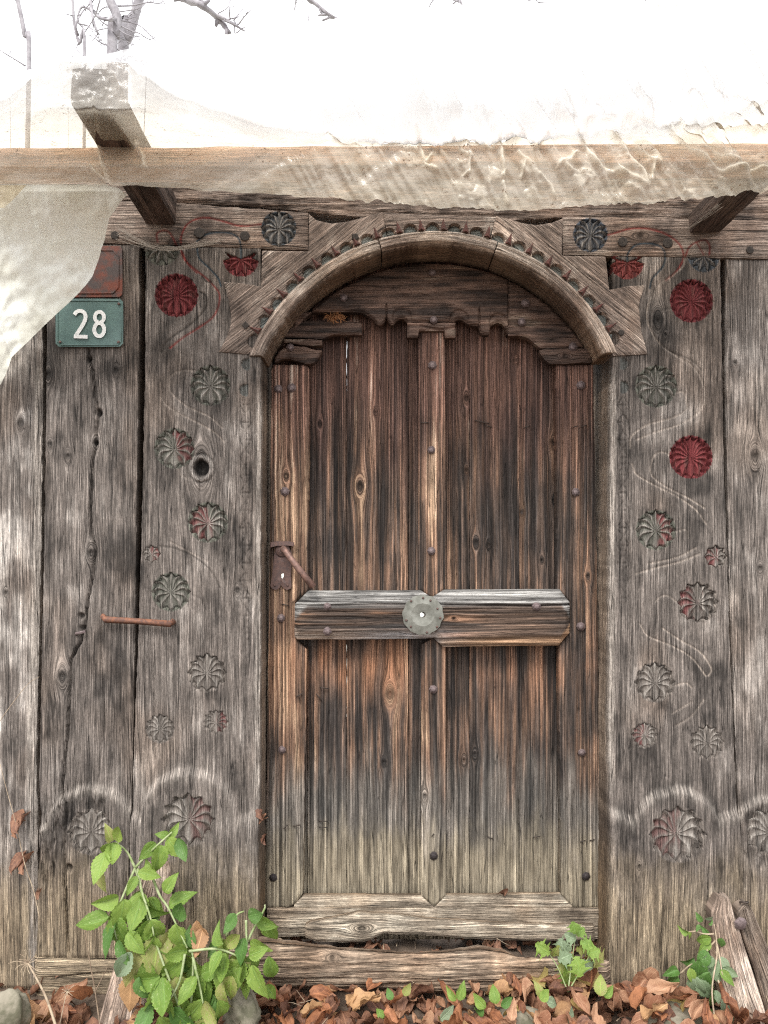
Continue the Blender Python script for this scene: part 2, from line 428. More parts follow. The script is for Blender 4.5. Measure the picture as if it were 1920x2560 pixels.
def tube(name, parent, pts, radii, mat, sides=8, jitter=0, cap=True):
    V, Q = tube_arrays(pts, radii, sides, jitter)
    return link(name, mesh_np(name, V, Q), mat, parent)
def tube_arrays(pts, radii, sides=8, jitter=0):
    pts = [Vector(p) for p in pts]
    if isinstance(radii, (int, float)): radii = [radii] * len(pts)
    V = []; n = len(pts); up = Vector((.13, .97, .21)).normalized()
    for i, p in enumerate(pts):
        t = (pts[min(i + 1, n - 1)] - pts[max(i - 1, 0)]).normalized()
        a = t.cross(up)
        if a.length < 1e-4: a = t.cross(Vector((1, 0, 0)))
        a.normalize(); b = t.cross(a)
        for k in range(sides):
            th = 2 * math.pi * k / sides
            r = radii[i] * (1 + (rnd.random() - .5) * jitter)
            V.append(p + a * math.cos(th) * r + b * math.sin(th) * r)
    V.append(pts[0]); V.append(pts[-1])
    Q = []
    for i in range(n - 1):
        for k in range(sides):
            k2 = (k + 1) % sides
            Q.append((i * sides + k, i * sides + k2, (i + 1) * sides + k2, (i + 1) * sides + k))
    for k in range(0, sides, 2):
        Q.append((n * sides, (k + 2) % sides, k + 1, k)); Q.append((n * sides + 1, (n - 1) * sides + k, (n - 1) * sides + k + 1, (n - 1) * sides + (k + 2) % sides))
    return np.array([tuple(v) for v in V]), np.array(Q)
def join_arrays(parts):
    V = []; Q = []; n = 0
    for v, q in parts: V.append(v); Q.append(q + n); n += len(v)
    return np.concatenate(V), np.concatenate(Q)
def spline(pts, k=6):
    out = []
    P = [Vector(p) for p in pts]; P = [P[0] * 2 - P[1]] + P + [P[-1] * 2 - P[-2]]
    for i in range(1, len(P) - 2):
        for j in range(k):
            t = j / k; a, b, c, d = P[i - 1], P[i], P[i + 1], P[i + 2]
            out.append(.5 * ((2 * b) + (-a + c) * t + (2 * a - 5 * b + 4 * c - d) * t * t + (-a + 3 * b - 3 * c + d) * t ** 3))
    out.append(P[-2]); return out
def sp2(pts, k=6):
    return [(v.x, v.y) for v in spline([(p[0], p[1], 0) for p in pts], k)]

def prism(name, parent, poly, y0, th, mat, dome=0, bev=0.0):
    """flat plate from a px outline, front face at y0, bevelled rim"""
    cx = sum(p[0] for p in poly) / len(poly); cy = sum(p[1] for p in poly) / len(poly)
    V = []; Q = []; n = len(poly)
    def ringv(s, y):
        for p in poly: V.append(tuple(WV(cx + (p[0] - cx) * s, cy + (p[1] - cy) * s, y)))
    ringv(1, y0 + th); ringv(1, y0 + bev); ringv(1 - bev * 1000 / max(8, max(abs(p[0] - cx) for p in poly)), y0); ringv(.5, y0 - dome * .8)
    V.append(tuple(WV(cx, cy, y0 - dome)))
    for l in range(3):
        for i in range(n):
            j = (i + 1) % n; Q.append((l * n + i, l * n + j, (l + 1) * n + j, (l + 1) * n + i))
    faces = [tuple(q) for q in Q] + [(3 * n + i, 3 * n + (i + 1) % n, 4 * n) for i in range(n)]
    me = bpy.data.meshes.new(name); me.from_pydata(V, [], faces); me.update()
    return link(name, me, mat, parent)

def nail(name, parent, px, py, r, y0, mat, sides=7, dome=.005):
    a0 = rnd.random() * 6
    poly = [(px + r * (1 + rnd.uniform(-.08, .08)) * math.cos(a0 + 2 * math.pi * i / sides), py - r * (1 + rnd.uniform(-.08, .08)) * math.sin(a0 + 2 * math.pi * i / sides)) for i in range(sides)]
    return prism(name, parent, poly, y0 - .003, .008, mat, dome=dome, bev=.0012)

# ------------------------------------------------------------------ wood colours
def rgba(c, al): return np.concatenate([c, np.zeros(c.shape[:-1] + (1,)) + (al[..., None] if isinstance(al, np.ndarray) else al)], -1)
def grey(dark=(.050, .043, .038), mid=(.150, .128, .112), light=(.36, .32, .285), bias=0.0, warm=0.0, low=1.0):
    def f(X, Y, u, v, seed):
        n1 = con(fb(u / 10., v / 240., seed + .3), 2.0); n2 = con(fb(u / 85., v / 110., seed + .7), 2.0); n3 = con(fb(u / 5., v / 60., seed + .9), 2)
        n4 = con(fb(X / 38., Y / 60., seed + 1.9), 2)
        t = .20 * n1 + .34 * n2 + .12 * n3 + .34 * n4 + bias
        c = mixc(dark, mid, ss(.12, .5, t)); c = c * (1 - ss(.52, 1.0, t)[..., None]) + np.asarray(light) * ss(.52, 1.0, t)[..., None]
        w = ss(.45, .75, fb(X / 140., Y / 220., seed + 5)) * .5 + warm
        c = c * (1 - w[..., None] * np.array([-.12, .02, .14])) if isinstance(w, np.ndarray) else c
        lo = ss(2080, 2330, Y + 120 * (fb(X / 60, Y / 90, seed + 6) - .5)) * low       # the foot of the wall: yellowish, damp-stained
        c = c * (1 - lo[..., None]) + mixc((.15, .115, .078), (.34, .27, .185), con(fb(u / 9., v / 120., seed + 8), 2)) * lo[..., None]
        return rgba(c, 1.0)
    return f
def tan(bias=0.0):
    return grey((.080, .060, .050), (.235, .182, .150), (.47, .40, .34), bias=bias, low=0)

def door_col(shift=0.0, hor=False):
    def f(X, Y, u, v, seed):
        s1 = con(fb(u / 13., v / 520., seed + .2), 2.6); s2 = con(fb(u / 30., v / 420., seed + .6), 3.2); s3 = con(fb(X / 90., Y / 110., seed + 1), 2.2); s4 = con(fb(u / 4., v / 260., seed + 1.3), 2.0)
        t = .26 * s1 + .36 * s2 + .22 * s3 + .16 * s4 + shift; t = np.clip(.5 + (t - .5) * 1.0 + (s4 - .5) * .22, 0, 1)
        c = mixc((.034, .028, .025), (.088, .062, .048), ss(.18, .5, t))
        c = c * (1 - ss(.45, .68, t)[..., None]) + np.array((.19, .115, .077)) * ss(.45, .68, t)[..., None]
        c = c * (1 - ss(.68, .92, t)[..., None]) + np.array((.37, .25, .165)) * ss(.68, .92, t)[..., None]
        top = 1 - ss(900, 1280, Y + 260 * (fb(X / 30., Y / 160., seed + 3) - .5))
        ct = mixc((.060, .036, .030), (.235, .128, .096), t)
        ct = ct * (1 - ss(.72, .95, t)[..., None]) + np.array((.40, .33, .28)) * ss(.72, .95, t)[..., None]
        c = c * (1 - .85 * top[..., None]) + ct * .85 * top[..., None]
        org = np.exp(-((Y - 1660) / 90.) ** 2) * .55 * s3 * s2
        c = c * (1 - org[..., None]) + np.array((.36, .165, .085)) * org[..., None]
        g1 = ss(1840, 2040, Y + 190 * (fb(X / 26., Y / 120., seed + 4) - .5))
        cg = mixc((.050, .047, .043), (.235, .205, .175), t)
        c = c * (1 - g1[..., None]) + cg * g1[..., None]
        g2 = ss(2020, 2180, Y + 170 * (fb(X / 30., Y / 90., seed + 5) - .5))
        cg = mixc((.10, .082, .057), (.37, .315, .23), con(.4 * s4 + .6 * fb(u / 10., v / 60., seed + 7), 1.7))
        c = c * (1 - g2[..., None]) + cg * g2[..., None]
        return rgba(c, 1 - .35 * g2)
    return f

# ------------------------------------------------------------------ the carvings
K = 1.1573
RED = (.150, .031, .033); REDL = (.235, .062, .056); BLU = (.075, .085, .095); GRN = (.13, .13, .105); GRY = (.17, .145, .125)
# cx, cy, radius, petals, colour, second colour, side of 2nd colour (+1 right, -1 left), depth, fan
ROS = dict(
 post_left=[(441, 738, 54, 16, RED, None, 0, 1, 0), (526, 964, 50, 12, GRN, None, 0, 1, 0), (436, 1121, 50, 12, GRN, RED, 1, .9, 0),
            (520, 1306, 50, 12, GRN, RED, -1, .9, 0), (427, 1480, 48, 12, GRN, None, 0, .75, 0), (517, 1682, 48, 12, GRY, None, 0, .7, 0),
            (473, 2046, 66, 12, GRY, RED, 1, .8, 0), (404, 618, 46, 12, GRN, None, 0, .7, 1), (602, 648, 44, 12, RED, None, 0, .9, 1),
            (378, 1385, 22, 8, GRY, RED, 1, .45, 0), (400, 1822, 36, 12, GRY, None, 0, .35, 0), (540, 1805, 30, 12, GRY, RED, 1, .3, 0)],
 post_right=[(1729, 752, 54, 16, RED, None, 0, 1, 0), (1640, 966, 52, 12, GRN, None, 0, 1, 0), (1728, 1143, 54, 16, RED, None, 0, 1, 0),
             (1640, 1325, 50, 12, GRN, RED, 1, .9, 0), (1745, 1506, 51, 12, GRY, RED, -1, .9, 0), (1638, 1706, 50, 12, GRY, None, 0, .7, 0),
             (1690, 2082, 70, 12, GRY, RED, -1, .8, 0), (1568, 656, 42, 12, REDL, None, 0, .9, 1), (1760, 640, 40, 12, BLU, None, 0, .8, 1),
             (1790, 1392, 28, 8, GRY, RED, -1, .7, 0), (1612, 1838, 32, 12, GRY, RED, -1, .35, 0), (1768, 1856, 42, 12, GRY, None, 0, .45, 0)],
 lintel_left=[(697, 571, 44, 12, BLU, None, 0, 1, 0)],
 lintel_right=[(1476, 587, 43, 12, (.085, .10, .125), None, 0, 1, 0)],
 wall_left=[(228, 2078, 56, 12, GRY, None, 0, .6, 0)],
 wall_right=[(1925, 2080, 60, 12, GRY, None, 0, .5, 0)],
)
SW = .85     # swirl of the petals
FAN = (R(-204), R(24))
def star_r(theta, Rr, n, fan=0):
    if fan: p = (np.clip((theta - FAN[0]) / (FAN[1] - FAN[0]), 0, 1) * n) % 1.0
    else: p = (theta * n / (2 * math.pi)) % 1.0
    k = .38 if fan else .18
    return Rr * (1.02 - k + k * np.abs(2 * p - 1) ** 1.4)
def recess(X, Y, ros):
    h = np.zeros_like(X)
    for (cx, cy, rr, n, c1, c2, sd, dp, fan) in ros:
        dx = X - cx; dy = cy - Y; rho = np.sqrt(dx * dx + dy * dy); th = np.arctan2(dy, dx)
        if fan:
            t2 = np.where(th > R(90), th - 2 * math.pi, th)
            m = (rho < star_r(t2, rr, 7, 1)) & (t2 < FAN[1]) & (t2 > FAN[0])
        else: m = rho < star_r(th, rr, n)
        h = np.where(m, np.minimum(h, -2.5 - 9.5 * dp), h)
    return h
def rosette(parent, r, y0, name='carved_rosette'):
    cx, cy, rr, n, c1, c2, sd, dp, fan = r
    if cy > 2000: y0 -= .0115 if cx in (473, 1690) else .007
    nk = 8; nr = 15
    if fan:
        n = 7; nth = n * nk + 1; ths = np.linspace(FAN[0], FAN[1], nth); p1 = np.linspace(0, n, nth) % 1.0
    else:
        nth = n * nk; ths = np.arange(nth) / nth * 2 * math.pi; p1 = (np.arange(nth) / nk) % 1.0
    rad = np.linspace(0.02, 1, nr)
    TH0, RD = np.meshgrid(ths, rad, indexing='ij'); p = np.repeat(p1[:, None], nr, 1)
    rs = star_r(TH0, rr, n, fan)
    tt = TH0 + .34 * np.cos(TH0) * np.sin(math.pi * RD ** 1.2) * (1 if not fan else .5)
    tt = tt + (fb(TH0 * 3 + cx, RD * 2, cx) - .5) * .10 * RD
    X = cx + rs * RD * np.cos(tt); Y = cy - rs * RD * np.sin(tt)
    q_ = np.where(np.cos(TH0 - 1e-4) > 0, 1 - p, p)
    q_ = np.where(p == 0, 0, q_)
    prof = np.where(q_ < .30, q_ / .30, 1 - (q_ - .30) / .70)          # 0 at the ridge, 1 in the valley
    A = (RD ** .8)
    h = -(.2 + 8.5 * dp * prof * A) - .6 * RD - 5 * dp * ss(.86, 1, RD)
    h = h + (fb(X / 6., Y / 14., cx) - .5) * 1.6
    isred = c1 is RED or c1 is REDL
    wear = con(fb(X / 11., Y / 26., cx + 3), 2.4)
    col = np.zeros(X.shape + (3,)) + np.asarray(c1) * (1.0 if isred else .75)
    woodc = mixc((.12, .105, .092), (.34, .31, .275), con(fb(X / 5., Y / 60., cx + 4), 2))
    if c2 is not None:
        s = (.5 if cy > 2000 else .95) * ss(-.15, .3, sd * (X - cx) / rr + (wear - .5) * .6) * (.3 + .7 * wear) * ss(.1, .7, prof + .35 * wear)
        col = col * (1 - s[..., None]) + np.asarray(c2) * 1.1 * s[..., None]
    wr = (1 - prof) ** (1.6 if not isred else 3) * ((.75 if fan else .4) if isred else 1.0) * (.6 + .4 * wear)      # ridges painted lighter than valleys, relief light added to rubbed-off paint
    if not isred: wr = np.clip(wr + .20 * wear, 0, 1)
    if c2 is not None: wr = wr * (1 - .55 * ss(-.1, .3, sd * (X - cx) / rr))
    tgt = np.asarray(REDL) * 1.1 if isred else woodc * 1.15
    col = col * (1 - wr[..., None]) + tgt * wr[..., None]
    if isred:
        fd = ss(.62, .8, fb(X / 9., Y / 34., cx + 9)) * .45; col = col * (1 - fd[..., None]) + np.array((.17, .09, .075)) * fd[..., None]
    x, y, z = W(X, Y, y0)
    V = np.stack([x, y - h * .001, z], -1)
    q = []
    idx = np.arange(nth * nr).reshape(nth, nr)
    top = nth - 1 if fan else nth
    for i in range(top):
        a = idx[i]; b = idx[(i + 1) % nth]
        q.append(np.stack([a[:-1], a[1:], b[1:], b[:-1]], -1))
    q = np.concatenate(q)
    gc = np.stack([X * .001, Y * .001, np.full_like(X, cx)], -1)
    me = mesh_np(name, V.reshape(-1, 3), q, rgba(col, .6).reshape(-1, 4), gc.reshape(-1, 3), smooth=False)
    o = link(name, me, M['frame'], parent)
    if isred: o['label'] = 'carved rosette painted dark red' if not fan else 'carved half rosette painted red'
    elif c2 is not None: o['label'] = 'carved rosette with traces of red paint on one side'
    return o

def pd(X, Y, pts):
    """distance to a polyline"""
    best = np.full(X.shape, 1e9)
    xs = [p[0] for p in pts]; ys = [p[1] for p in pts]
    m = (X > min(xs) - 8) & (X < max(xs) + 8) & (Y > min(ys) - 8) & (Y < max(ys) + 8)
    if not m.any(): return best
    x = X[m]; y = Y[m]; b = np.full(x.shape, 1e9)
    for (ax, ay), (bx, by) in zip(pts[:-1], pts[1:]):
        dx, dy = bx - ax, by - ay; l = dx * dx + dy * dy + 1e-9
        t = np.clip(((x - ax) * dx + (y - ay) * dy) / l, 0, 1)
        b = np.minimum(b, np.hypot(x - ax - t * dx, y - ay - t * dy))
    best[m] = b; return best
VR, VB, VP, VD = (.20, .035, .03), (.03, .05, .065), (.44, .37, .31), (.045, .038, .032)
VINES = [  # (points, colour, strength)
 ([(452, 608), (453, 590), (466, 562), (490, 547), (520, 544), (560, 553), (600, 564), (655, 560)], VR, 1),
 ([(394, 604), (392, 585), (405, 577), (422, 580), (435, 600), (440, 612)], VR, .8),
 ([(492, 602), (515, 585), (545, 580), (575, 582), (596, 595), (602, 620), (602, 648)], VB, 1),
 ([(492, 618), (498, 645), (525, 672), (545, 695), (552, 715)], VB, 1),
 ([(452, 625), (462, 650), (490, 675), (515, 695), (535, 715), (548, 735), (546, 765), (530, 795), (495, 820), (455, 845), (425, 870)], VR, .8),
 ([(500, 730), (515, 740), (516, 765), (498, 790), (470, 815), (440, 835), (412, 860), (405, 880)], VD, .8),
 ([(455, 630), (470, 660), (492, 682)], VR, .7), ([(505, 690), (515, 703), (528, 705)], VD, .9),
 ([(488, 928), (460, 926), (430, 938), (424, 965), (430, 985), (470, 1018), (520, 1040), (555, 1070)], VP, .7),
 ([(405, 985), (408, 1005), (440, 1030), (490, 1055), (535, 1080), (560, 1105)], VP, .7),
 ([(395, 880), (390, 930), (395, 960), (400, 990)], VD, .3),
 ([(480, 1200), (455, 1190), (440, 1160)], VP, .3), ([(400, 1365), (440, 1372), (490, 1395), (530, 1430), (550, 1470)], VD, .55),
 ([(425, 1355), (470, 1378), (520, 1405)], VP, .4), ([(478, 1485), (505, 1500), (515, 1525)], VD, .4),
 # right side
 ([(1520, 587), (1545, 580), (1580, 571), (1620, 572), (1665, 585), (1695, 605), (1708, 628), (1708, 650), (1690, 680), (1665, 700)], VR, .9),
 ([(1568, 650), (1572, 630), (1590, 612), (1620, 608), (1650, 615), (1664, 635), (1658, 665), (1632, 695), (1625, 720)], VB, 1),
 ([(1715, 640), (1722, 620), (1740, 605), (1765, 600), (1775, 615), (1774, 635)], VR, .8), ([(1760, 636), (1752, 622), (1742, 606)], VR, .6),
 ([(1712, 640), (1708, 665), (1680, 690), (1650, 710), (1630, 740), (1618, 770), (1620, 810), (1650, 860), (1690, 890), (1725, 910), (1750, 940), (1763, 985), (1755, 1020), (1730, 1045), (1690, 1065), (1640, 1080), (1590, 1100)], VP, .75),
 ([(1676, 770), (1655, 775), (1640, 785), (1633, 800), (1640, 850), (1680, 880), (1730, 900), (1755, 925)], VD, .5),
 ([(1690, 983), (1708, 980), (1716, 1000), (1715, 1025), (1680, 1045), (1620, 1062), (1580, 1090), (1575, 1120)], VP, .8),
 ([(1678, 1145), (1665, 1132), (1640, 1135), (1628, 1160), (1630, 1190), (1670, 1220), (1720, 1245), (1760, 1270)], VP, .8),
 ([(1580, 1160), (1590, 1185), (1630, 1210), (1690, 1240), (1740, 1275), (1765, 1310)], VP, .8),
 ([(1690, 1330), (1715, 1325), (1720, 1345)], VP, .4), ([(1750, 1385), (1700, 1405), (1640, 1420), (1590, 1435)], VP, .7), ([(1740, 1370), (1690, 1395), (1620, 1410)], VP, .7),
 ([(1692, 1505), (1670, 1490), (1650, 1493), (1640, 1505)], VP, .6),
 ([(1600, 1560), (1620, 1590), (1680, 1615), (1730, 1645), (1765, 1690)], VP, .8), ([(1655, 1570), (1700, 1600), (1750, 1630), (1778, 1670), (1772, 1690)], VP, .8),
 ([(1685, 1715), (1715, 1708), (1730, 1720)], VP, .6), ([(1760, 1750), (1730, 1790), (1690, 1815)], VP, .6), ([(1730, 1755), (1680, 1785)], VP, .5),
]
VINES = [(sp2(v[0], 5), v[1], v[2]) for v in VINES]
def vines(X, Y, C, h):
    for pts, c, s in VINES:
        d = pd(X, Y, pts)
        m = np.exp(-(d / (1.8 if c is VP else 2.2)) ** 2) * s * (.68 if c is VP else 1)
        m = np.clip(m * (.95 + .35 * con(fb(X / 12, Y / 12, 3), 2)), 0, .95)
        C[..., :3] = C[..., :3] * (1 - m[..., None]) + np.asarray(c) * m[..., None]
        h -= 2.6 * np.exp(-(d / 2.6) ** 2) * s
def cracks(X, Y, C, h, lst):
    for (pts, w, dp) in lst:
        ys = [p[1] for p in pts]; xs = [p[0] for p in pts]
        xc = np.interp(Y, ys, xs) + (fb(Y / 14., Y * 0, 77) - .5) * 5
        ins = ss(ys[0] - 5, ys[0] + 10, Y) * (1 - ss(ys[-1] - 10, ys[-1] + 5, Y))
        g = np.exp(-((X - xc) / w) ** 2) * ins
        h -= dp * g
        C[..., :3] *= (1 - .35 * np.clip(g * 1.3, 0, 1)[..., None])

def make_face(colf, ros=(), crk=(), extra=None):
    """returns colour and height functions that share the carved marks"""
    memo = {}
    def both(X, Y):
        h = recess(X, Y, ros) if len(ros) else np.zeros_like(X)
        return h
    def hf(X, Y):
        h = both(X, Y); C = np.zeros(X.shape + (4,)); vines(X, Y, C, h); cracks(X, Y, C, h, crk)
        if extra: extra(X, Y, C, h)
        return h
    def cf(X, Y, u, v, seed):
        C = colf(X, Y, u, v, seed); h = np.zeros_like(X); vines(X, Y, C, h); cracks(X, Y, C, h, crk)
        if extra: extra(X, Y, C, h)
        for (cx, cy, rr, n, c1, c2, sd, dp, fan) in ros:       # paint line on the recess wall
            d = np.hypot(X - cx, Y - cy)
            m = (d < rr * 1.0) & (Y > cy + 2 if fan else True)
            C[..., :3] = np.where(m[..., None], np.asarray(c1) * .8, C[..., :3])
        return C
    return cf, hf

BLEACH_LIT = np.array((.40, .355, .31))  # bleached wood, with sky light on slopes and chamfers painted in
def arch_shoulder(cx, cy, rr, sy, x0, x1, amp=13):
    def f(X, Y, C, h):
        dx = X - cx
        arc = np.where(np.abs(dx) < rr, cy - np.sqrt(np.maximum(rr * rr - dx * dx, 0)), 1e5)
        e = np.minimum(np.abs(X - x0), np.abs(X - x1)); sh = sy - 40 * np.sqrt(np.clip(1 - (e / 62.) ** 2, 0, 1))
        ya = np.minimum(arc, np.maximum(sh, sy - 40))
        ya = ya + (fb(X / 9., Y / 40., 12) - .5) * 12
        t = ss(-3, 19, Y - ya)
        h += amp * t * (1 - ss(sy + 60, sy + 330, Y) * .8)
        b = np.exp(-((Y - ya - 11) / 17.) ** 2) * (.16 + .40 * con(fb(X / 5., Y / 30., 14), 2)) * (.55 + .65 * con(fb(X / 60., Y / 30., 15), 2))
        C[..., :3] = C[..., :3] * (1 - b[..., None]) + BLEACH_LIT * b[..., None]
    return f
def chamfer(side, xe, w, ya, yb, depth=11):
    def f(X, Y, C, h):
        x = xe(Y); d = (x - X) * side
        ins = ss(ya - 10, ya + 60, Y) * (1 - ss(yb - 120, yb, Y))
        ww = w * (.7 + .6 * fb(Y / 60., Y * 0, 4))
        t = 1 - ss(0, 1, d / ww)
        h -= depth * t * ins
        b = (1 - ss(.5, 1.1, d / ww)) * ins * (.35 + .65 * con(fb(X / 4., Y / 60., 6), 2.3))
        C[..., :3] = C[..., :3] * (1 - b[..., None]) + BLEACH_LIT * b[..., None]
    return f
def rune_strip(xc, ya, yb):
    def f(X, Y, C, h):
        ins = (np.abs(X - xc) < 15) * ss(ya, ya + 20, Y) * (1 - ss(yb - 300, yb, Y))
        yy = (Y % 44) / 44. - .5; xx = (X - xc) / 30.
        g = np.exp(-(np.abs(np.abs(xx) - np.abs(yy)) / .07) ** 2) + np.exp(-(np.abs(np.abs(yy) - .5) / .05) ** 2)
        g = np.clip(g, 0, 1) * ins * con(fb(X / 6., Y / 9., 21), 2.2)
        h -= 3.0 * g; C[..., :3] *= (1 - .5 * g[..., None])
    return f
def bits(lst):
    """half-moon chips cut beside the jamb edges: (x, y, r, side)"""
    def f(X, Y, C, h):
        for (x, y, r, sd) in lst:
            d = np.hypot(X - x, Y - y); m = (d < r) & ((X - x) * sd < r * .45)
            k = ss(-r * .9, r * .5, (X - x) * sd * -1)
            np.copyto(h, np.where(m, h - 7 * k, h))
            C[..., :3] = np.where(m[..., None], np.array((.12, .12, .11)), C[..., :3])
    return f
def rot(cx, cy, rx, ry, s):
    def f(X, Y, C, h):
        m = (1 - ss(.6, 1.1, np.hypot((X - cx) / rx, (Y - cy) / ry)))
        n = con(fb(X / 7., Y / 34., s), 3.2)
        h -= 9 * n * m; C[..., :3] *= (1 - .5 * (n * m)[..., None])
    return f
def multi(*fs):
    def f(X, Y, C, h):
        for q in fs: q(X, Y, C, h)
    return f

# ================================================================== GROUND
def gz(x, y):
    f = ss(-.02, .06, y)
    base = -.088 + .050 * f - .05 * ss(0.1, 1.4, np.maximum(-np.asarray(y), 0))
    return base + (fb(np.asarray(x) * 9 + 40, np.asarray(y) * 9 + 40, 3) - .5) * .03
gx = np.unique(np.concatenate([np.linspace(-60, -2, 18), np.linspace(-2, 2, 120), np.linspace(2, 60, 18)]))
gy = np.unique(np.concatenate([np.linspace(-60, -3, 12), np.linspace(-3, -.6, 20), np.linspace(-.6, .6, 60), np.linspace(.6, 90, 25)]))
GX, GY = np.meshgrid(gx, gy, indexing='ij')
me = mesh_np('ground', np.stack([GX, GY, gz(GX, GY)], -1).reshape(-1, 3), grid_quads(len(gx), len(gy)))
ground = link('ground', me, M['soil']); ground['kind'] = 'structure'

# ================================================================== PLANK WALLS LEFT AND RIGHT
wl = thing('plank_wall', 'weathered grey plank wall left of the carved gate, holding the number plates', 'wall', WV(170, 2400, 0))
e_l = ip([(600, 104), (900, 103), (1400, 96), (1900, 85), (2470, 92)])
cf, hf = make_face(grey(bias=.12, light=(.44, .40, .36)), extra=multi(chamfer(1, e_l, 22, 900, 2500, 8)))
slab('wall_board', wl, 'r', 560, 2475, -90, e_l, .004, .09, M['wood'], cf, hf, knots=[(52, 1057, 11), (14, 1480, 6), (-20, 1700, 9)], bevel=7, bdepth=5)
CRK2 = [(222, 870), (222, 900), (233, 930), (235, 984), (245, 1031), (239, 1100), (231, 1162), (226, 1280), (228, 1338), (239, 1373), (233, 1427), (220, 1496), (214, 1550),
        (200, 1608), (176, 1650), (173, 1743), (168, 1840), (154, 1994), (165, 2005), (163, 2145), (168, 2300), (172, 2390)]
def big_knot(x, y, r):
    def f(X, Y, C, h):
        d = np.hypot(X - x, (Y - y) * .92) + (fb(X / 7., Y / 7., 5) - .5) * 4
        core = 1 - ss(r * .62, r * .8, d); ring = np.exp(-((d - r * 1.02) / (r * .18)) ** 2); out = np.exp(-((d - r * 1.35) / (r * .09)) ** 2)
        h += -13 * core + 3.5 * ring - 3 * out
        C[..., :3] = C[..., :3] * (1 - .8 * core - .45 * out)[..., None]
        C[..., :3] = C[..., :3] * (1 - .55 * ring[..., None]) + np.array((.34, .31, .28)) * .55 * ring[..., None]
    return f
def hole2(X, Y, C, h):
    for (x, y, r, dp) in [(222, 897, 7, 14), (246, 1031, 9, 16), (240, 1107, 6, 7), (203, 1540, 7, 12), (175, 2168, 9, 14), (205, 1570, 6, 8)]:
        g = np.exp(-(((X - x) / r) ** 2 + ((Y - y) / (r * 1.1)) ** 2) ** 2); h -= dp * g; C[..., :3] *= 1 - .6 * g[..., None]
cf, hf = make_face(grey(bias=-.05), ROS['wall_left'], [(CRK2, 3.2, 13), ([(330, 2040), (322, 2200), (318, 2390)], 1.6, 4), ([(256, 1500), (252, 1620), (262, 1800), (240, 1990)], 1.6, 4)],
                   extra=multi(hole2, rot(205, 2040, 85, 95, 31), rot(120, 2110, 35, 120, 33), arch_shoulder(228, 2072, 112, 2100, 95, 322, 9)))
e_a = ip([(600, 116), (900, 115), (1400, 108), (1960, 96), (2050, 100), (2400, 92)]); e_b = ip([(600, 347), (900, 345), (1400, 338), (1900, 330), (2110, 325), (2400, 322)])
board2 = slab('wall_board', wl, 'r', 610, 2396, e_a, e_b, 0, .09, M['wood'], cf, hf, res=2.6,
     knots=[(228, 1383, 12), (156, 1690, 15), (240, 1106, 10), (120, 935, 14), (125, 1110, 8), (170, 1140, 9), (290, 925, 8)], bevel=6, bdepth=4)
for r in ROS['wall_left']: rosette(board2, r, 0)
slab('bottom_beam', wl, 'c', 84, 545, ip([(84, 2392), (545, 2420)]), 2530, -.004, .1, M['wood'], make_face(grey(bias=-.05))[0],
     lambda X, Y: -9 * np.exp(-((Y - 2441 - 6 * np.sin(X / 60.)) / 3.) ** 2), grain='x', bevel=8, bdepth=6)
slab('added_backing_board', wl, 'r', 560, 2430, 60, 400, .14, .02, M['wood'], grey(bias=-.1), res=14)  # added behind the board joints to keep the gaps dark

wr = thing('plank_wall', 'weathered grey board wall at the right edge beside the carved gate post', 'wall', WV(1880, 2400, 0))
cf, hf = make_face(grey(bias=.07), ROS['wall_right'], [([(1905, 1000), (1890, 1120), (1900, 1200)], 1.5, 4)],
                   extra=multi(rot(1905, 2090, 60, 90, 41), arch_shoulder(1925, 2080, 95, 2110, 1850, 2010, 10)))
e_r = ip([(640, 1815), (950, 1814), (1100, 1818), (1500, 1826), (1900, 1842), (2100, 1850), (2480, 1862)])
br = slab('wall_board', wr, 'r', 644, 2480, e_r, 2010, .004, .09, M['wood'], cf, hf, res=2.6, knots=[(1888, 1140, 17), (1838, 905, 7), (1900, 1420, 8)], bevel=6, bdepth=4)
for r in ROS['wall_right']: rosette(br, r, .004)
slab('added_backing_board', wr, 'r', 600, 2430, 1770, 1880, .14, .02, M['wood'], grey(bias=-.1), res=14)  # added here too, so no light shows through the joint

# ================================================================== THE CARVED FRAME
fr = thing('gate_frame', 'carved wooden gate frame with painted rosettes and a round arch around the door', 'gate frame', WV(1085, 2400, 0))
PL_R = ip([(618, 652), (900, 651), (1500, 648), (2440, 645)])
cf, hf = make_face(grey(bias=-.02), ROS['post_left'],
    [([(388, 1500), (385, 1700), (390, 1900)], 1.2, 3), ([(560, 1300), (563, 1600), (556, 1900)], 1.2, 3), ([(500, 1150), (497, 1300)], 1.3, 4), ([(545, 2080), (541, 2420)], 1.4, 4), ([(486, 2150), (484, 2430)], 1.3, 4), ([(590, 1350), (585, 1560)], 1.1, 2.5)],
    extra=multi(arch_shoulder(473, 2035, 118, 2068, 322, 646), chamfer(1, PL_R, 13, 960, 2060), rune_strip(614, 985, 1750), big_knot(503, 1170, 25),
                bits([(618, 910, 15, 1), (614, 975, 15, 1)])))
pl = slab('carved_post', fr, 'r', 617, 2520, ip([(617, 364), (900, 362), (1200, 356), (1500, 348), (1900, 333), (2440, 322)]), PL_R, 0, .20, M['frame'], cf, hf, res=2.5,
     knots=[(503, 1170, 26), (594, 1474, 8)], bevel=5, bdepth=4)
for r in ROS['post_left']: rosette(pl, r, 0)
PR_L = ip([(640, 1533), (900, 1532), (1500, 1529), (2450, 1524)]); PR_R = ip([(640, 1803), (950, 1808), (1200, 1812), (1600, 1826), (1900, 1838), (2450, 1866)])
